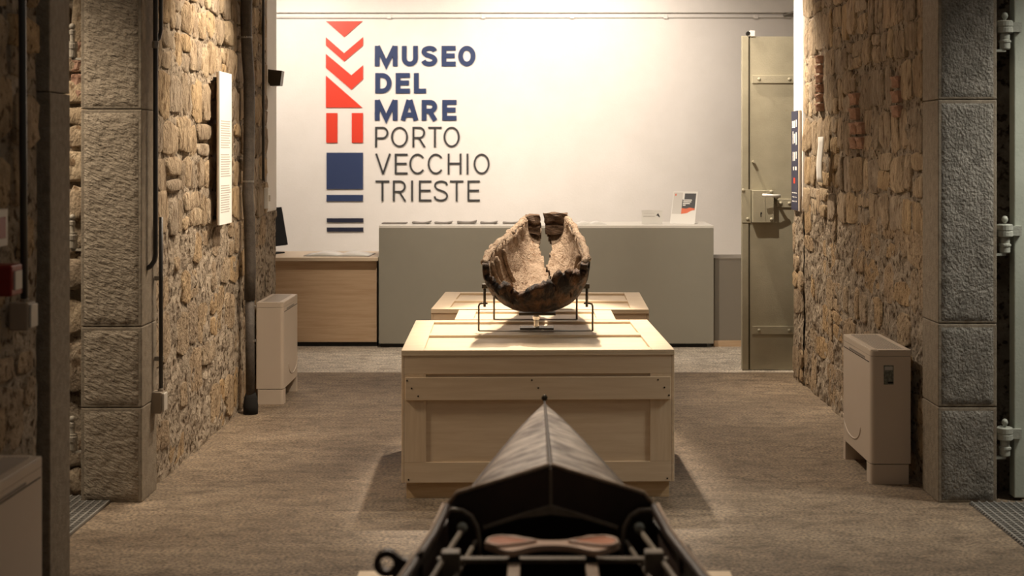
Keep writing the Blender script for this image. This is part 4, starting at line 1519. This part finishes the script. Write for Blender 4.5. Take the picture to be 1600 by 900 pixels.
# ------------------------------------------------------------------ fan coil units
def fan_coil(label, x_in, x_out, y0, y1, h, face, label_plate=False):
    """casing with its long side along Y; face = +1 when the front looks to +X"""
    t = thing('fan_coil_unit', label, 'radiator', ((x_in + x_out) / 2, (y0 + y1) / 2, 0), 0, 'cream fan coil units along the stone walls')
    hx, hy = abs(x_out - x_in) / 2, (y1 - y0) / 2
    ft = .095
    def F_(a, b):
        return (min(a * face, b * face), max(a * face, b * face))
    def rounded(bm_, a, b, c, d, z0, z1, r):
        poly = []
        for cx0, cy0, a0 in ((b - r, d - r, 0), (a + .006, d - .006, 90), (a + .006, c + .006, 180), (b - r, c + r, 270)):
            rr = r if cx0 > 0 else .006
            for i in range(6):
                an = R(a0 + 90 * i / 5)
                poly.append(((cx0 + rr * math.cos(an)) * face, cy0 + rr * math.sin(an)))
        return add_prism(bm_, poly, z0, z1, 'XY')
    def shade(o):
        for p in o.data.polygons:
            p.use_smooth = False
        return o
    shade(link('casing', rounded(bmesh.new(), -hx, hx, -hy, hy, ft + .004, h - .030, .022), M['cream'], t))
    shade(link('top_cap', rounded(bmesh.new(), -hx, hx, -hy, hy, h - .028, h - .003, .022), M['cream'], t))
    gx0, gx1 = F_(-hx + .022, hx - .035)
    link('grille_gap', box(gx0, gx1, -hy + .04, hy - .03, h - .0032, h - .0015), M['gap'], t)
    # raised frame round the grille
    for a, b, c, d in ((-hx, -hx + .022, -hy + .002, hy - .002), (hx - .035, hx - .003, -hy + .012, hy - .012), (-hx + .022, hx - .035, -hy + .001, -hy + .04), (-hx + .022, hx - .035, hy - .03, hy - .001)):
        u0, u1 = F_(a, b)
        link('grille_frame', box(u0, u1, c, d, h - .003, h + .002, .001, 1), M['cream'], t)
    ns = 10
    me = None
    for i in range(ns):
        u = gx0 + (gx1 - gx0) * (i + .5) / ns
        if me is None:
            o = link('grille_slat', box(-.0042, .0042, -hy + .041, hy - .031, 0, .004), M['cream_slat'], t, (u, 0, h - .0022))
            me = o.data
        else:
            from_mesh('grille_slat', me, t, (u, 0, h - .0022))
    for c, d in ((-hy, -hy + .085), (hy - .06, hy)):
        bm_ = bmesh.new()
        u0, u1 = -hx + .01, hx
        r = .02
        front = c < 0
        poly = []
        for cx0, cy0, a0, rr in ((u1 - r, d - .004, 0, .004) if front else (u1 - r, d - r, 0, r), (u0 + .004, d - .004, 90, .004), (u0 + .004, c + .004, 180, .004), (u1 - r, c + r, 270, r) if front else (u1 - r, c + .004, 270, .004)):
            for i in range(5):
                an = R(a0 + 90 * i / 4)
                cxx = cx0 if rr == r or cx0 < 0 else u1 - .004
                poly.append(((cxx + rr * math.cos(an)) * face, cy0 + rr * math.sin(an)))
        add_prism(bm_, poly, 0, ft, 'XY')
        link('foot', bm_, M['cream'], t)
    # pressed arc on the front
    pts = []
    for i in range(19):
        a = PI + PI * i / 18
        pts.append(Vector((face * (hx + .0005), hy * .30 + hy * .62 * math.cos(a), ft + .14 + .085 * math.sin(a) * 1.0)))
    link('pressed_arc', tube(pts, .0035, 6), M['cream'], t, smooth=True)
    link('front_seam', box(*F_(hx - .001, hx + .0008), -hy + .03, hy - .03, h - .062, h - .058), M['gap'], t)
    link('front_slot', box(*F_(hx - .001, hx + .001), -hy + .12, hy - .16, h - .055, h - .045), M['cream_dark'], t)
    if label_plate:
        lp = link('rating_label', box(-.035 if face < 0 else -.035, .013, -hy - .0012, -hy + .001, h - .165, h - .072), M['label'], t)
        link('label_print', box(-.030, .008, -hy - .0018, -hy - .0012, h - .095, h - .078), M['ink'], lp)
        link('label_print', box(-.015, .010, -hy - .0018, -hy - .0012, h - .160, h - .152), M['black'], lp)
    return t


fan_coil('cream fan coil unit with rating label beside the right granite pier', 1.838, 1.642, 6.88, 7.50, .648, -1, True)
fan_coil('cream fan coil unit by the lagged pipe at the far left wall', -1.755, -1.58, 9.07, 9.63, .648, 1)
fan_coil('cream fan coil unit cut off at the lower left of the photo', -1.72, -1.535, 3.72, 4.48, .648, 1)

# ------------------------------------------------------------------ pipes and conduits on the left walls
cA = thing('conduit_pipe', 'black steel conduit running down beside the chiselled pier', 'pipe', (-1.755, 6.72, 0.0))


def cpipe(parent, pts, r, name='pipe', m='pipe_black', n=10):
    o = parent.location
    return link(name, tube([Vector(p) - Vector(o) for p in pts], r, n), M[m], parent, smooth=True)


def wpt(px, py, X):
    Y = X * F / (px - CX)
    return Vector((X, Y, CH - (py - CY) * Y / F))


XA = -1.752
yA = XA * F / (243 - CX)
cpipe(cA, [(XA, yA, HALL - .05), (XA, yA, 1.13), (XA - .004, yA - .004, 1.10), (XA - .02, yA - .015, 1.075), (XA - .05, yA - .03, 1.06)], .0115)
cpipe(cA, [(XA + .012, yA + .05, HALL - .05), (XA + .012, yA + .05, 2.18), (XA + .006, yA + .04, 2.14), (XA, yA + .012, 2.125)], .009)
link('pipe_collar', lathe([(.015, 2.09), (.017, 2.095), (.017, 2.12), (.015, 2.125)], 12, (XA - cA.location.x, yA - cA.location.y, 0)), M['steel'], cA)
cB = thing('conduit_pipe', 'thin black conduit dropping to the beige socket box near the pier', 'pipe', (-1.755, 6.78, 0.0))
yB = XA * F / (251.5 - CX)
cpipe(cB, [(XA, yB, 1.30), (XA, yB, .9), (XA, yB, .475)], .010)
for z in (.62, 1.0):
    link('pipe_clip', box(XA - .03 - cB.location.x, XA + .012 - cB.location.x, yB - .006 - cB.location.y, yB + .006 - cB.location.y, z, z + .02), M['steel'], cB)
sb = thing('socket_box', 'beige socket box on the stone wall at the end of the thin conduit', 'socket', (XA, yB - .005, .43))
link('box_body', box(-.045, .012, -.035, .035, -.055, .047, .006), M['box_beige'], sb)
link('box_cover', box(.012, .024, -.03, .035, -.045, .040, .004), M['box_pale'], sb)
link('cable_gland', lathe([(.014, .047), (.014, .055), (.012, .06)], 10), M['box_beige'], sb)

XB = -1.735
cC = thing('lagged_pipe', 'thick dark lagged pipe down the left wall to the fan coil unit', 'pipe', (XB, 8.7, 0.0))
y_ = 8.70
tab = [(3.4, .0), (2.62, -.006), (2.38, -.010), (2.2, -.002), (2.05, .010), (1.8, .011), (1.5, .007), (1.35, .0), (1.2, .012), (.9, .018), (.70, .014)]
cpipe(cC, [(XB + dx * .5, y_ + dx * 2.2, z) for z, dx in tab], .034, 'pipe', 'pipe_brown', 14)
cpipe(cC, [(XB + .008, y_ + .03, .70), (XB + .008, y_ + .035, .4), (XB + .009, y_ + .04, .12)], .028, 'lower_pipe', 'pipe_brown', 12)
link('pipe_boot', lathe([(.045, 0.0), (.047, .05), (.040, .10), (.030, .13)], 12, (.010, .045, 0)), M['black'], cC, smooth=True)
for z, dx in ((2.31, -.006), (1.43, .004), (.66, .014), (.45, .014)):
    link('pipe_band', lathe([(.0365, -.006), (.0365, .006)], 14, (dx * .5, dx * 2.2 + (.015 if z < .7 else 0), z)), M['steel'], cC)

XC = -1.775
cD = thing('conduit_pipe', 'thin black cable conduit at the white reveal of the left wall', 'pipe', (XC, 9.4, 0.0))
yD = XC * F / (411.5 - CX)
cpipe(cD, [(XC, yD, 3.5), (XC, yD, 2.2), (XC, yD, 1.42)], .009)
sp = thing('wall_speaker', 'small grey wall speaker at the white reveal of the left wall', 'speaker', (-1.775, 9.75, 2.12))
link('speaker_body', prism([(-.02, .055), (.075, .045), (.062, -.055), (-.005, -.058), (-.02, -.03)], -.05, .05), M['bronze'], sp)
link('speaker_bracket', box(-.03, .0, -.02, .02, -.03, .03), M['black'], sp)
sw = thing('switch_box', 'narrow white switch box low on the white reveal of the left wall', 'switch', (-1.79, 9.56, 1.30))
link('box_body', box(0.0, .03, -.04, .04, -.07, .07, .004), M['white'], sw)
link('switch_button', box(.03, .036, -.02, .02, -.02, .02), M['box_pale'], sw)

# near left wall fittings
XN = -1.705
cE = thing('conduit_pipe', 'black conduit on the dark near left wall above the junction box', 'pipe', (XN, 4.8, 0.0))
yE = XN * F / (36 - CX)
cpipe(cE, [(XN, yE - .01, 3.3), (XN, yE - .01, 2.2), (XN, yE, 1.6), (XN, yE + .012, 1.112)], .0125)
jb = thing('junction_box', 'beige junction box under the conduit on the near left wall', 'socket', (XN, yE + .015, 1.06))
link('box_body', box(-.04, .025, -.04, .04, -.052, .042, .006), M['box_beige'], jb)
link('box_cover', box(.025, .034, -.032, .034, -.043, .034, .003), M['box_pale'], jb)
link('cable_gland', lathe([(.016, .042), (.016, .05), (.013, .055)], 10), M['box_beige'], jb)
ca = thing('call_box', 'dark red fire call box at the left edge of the photo', 'alarm', (-1.70, 4.62, 1.19))
link('box_body', box(-.05, .03, -.05, .05, -.05, .05, .006), M['red_box'], ca)
link('call_button', box(.03, .036, -.03, .03, -.03, .03), M['box_pale'], ca)
sg = thing('safety_sign', 'small pale safety sign above the red call box', 'sign', (-1.715, 4.60, 1.36))
link('sign_plate', box(-.02, .004, -.05, .05, -.06, .06, .001, 1), M['box_pale'], sg)
link('sign_print', box(.004, .005, -.03, .03, -.035, .035), M['red_box'], sg)

# ------------------------------------------------------------------ panels and papers on the stone walls
ip = thing('info_panel', 'tall white information panel on the left stone wall', 'panel', (-1.735, 8.08, 1.2))
link('panel_board', box(-.012, .0, -.16, .16, 0, .86, .001, 1), M['white'], ip)
link('panel_edge', box(-.018, -.012, -.155, .155, .005, .855), M['oak'], ip)
tx = bmesh.new()
r3 = random.Random(3)
z = .58
while z > .06:
    if not (.40 < z < .43 or .22 < z < .26):
        add_box(tx, 0.0, .0006, -.13, .13 - r3.uniform(0, .05), z, z + .006)
    z -= .0135
txo = link('printed_text', tx, M['ink'], ip)
for z in (.04, .82):
    link('panel_spacer', box(-.05, -.018, -.1, .1, z - .01, z + .01), M['black'], ip)

bm = bmesh.new()
rows = []
for j in range(9):
    v = j / 8
    off = .040 + .006 * math.sin(v * PI * 1.6)
    rows.append([bm.verts.new((-(off + .004 * math.cos(i / 4 * PI)), -.105 + .21 * i / 4, .285 * v)) for i in range(5)])
for j in range(8):
    for i in range(4):
        bm.faces.new((rows[j][i], rows[j][i + 1], rows[j + 1][i + 1], rows[j + 1][i]))
pa = link('paper_notice', bm, M['white'], None, (PR - .012, 8.92, 1.42), smooth=True)
m_ = pa.modifiers.new('thickness', 'SOLIDIFY')
m_.thickness = .002
tag(pa, 'white curled paper notice pinned to the right stone wall', 'notice')

wpst = thing('wall_poster', 'narrow navy poster with white print on the right white reveal', 'poster', (PR + .003, 9.98, 1.20))
link('poster_board', box(-.014, 0, -.155, .145, 0, .70, .001, 1), M['cream_slat'], wpst)
link('poster_print', box(-.016, -.014, -.10, .145, .005, .70), M['poster_navy'], wpst)
r4 = random.Random(9)
pw = bmesh.new()
for z0, z1, n_ in ((.58, .64, 3), (.46, .56, 3), (.34, .43, 3), (.28, .31, 2), (.12, .13, 4), (.09, .10, 4), (.06, .07, 4)):
    for i in range(n_):
        ya = -.07 + .19 * (i + .15) / n_
        yb_ = ya + .19 * r4.uniform(.25, .75) / n_
        add_box(pw, -.0168, -.016, ya, yb_, z0 + (z1 - z0) * r4.uniform(0, .3), z1 - (z1 - z0) * r4.uniform(0, .3))
link('poster_lettering', pw, M['white'], wpst)
link('poster_mark', box(-.0168, -.016, 0.0, .06, .19, .23), M['red'], wpst)
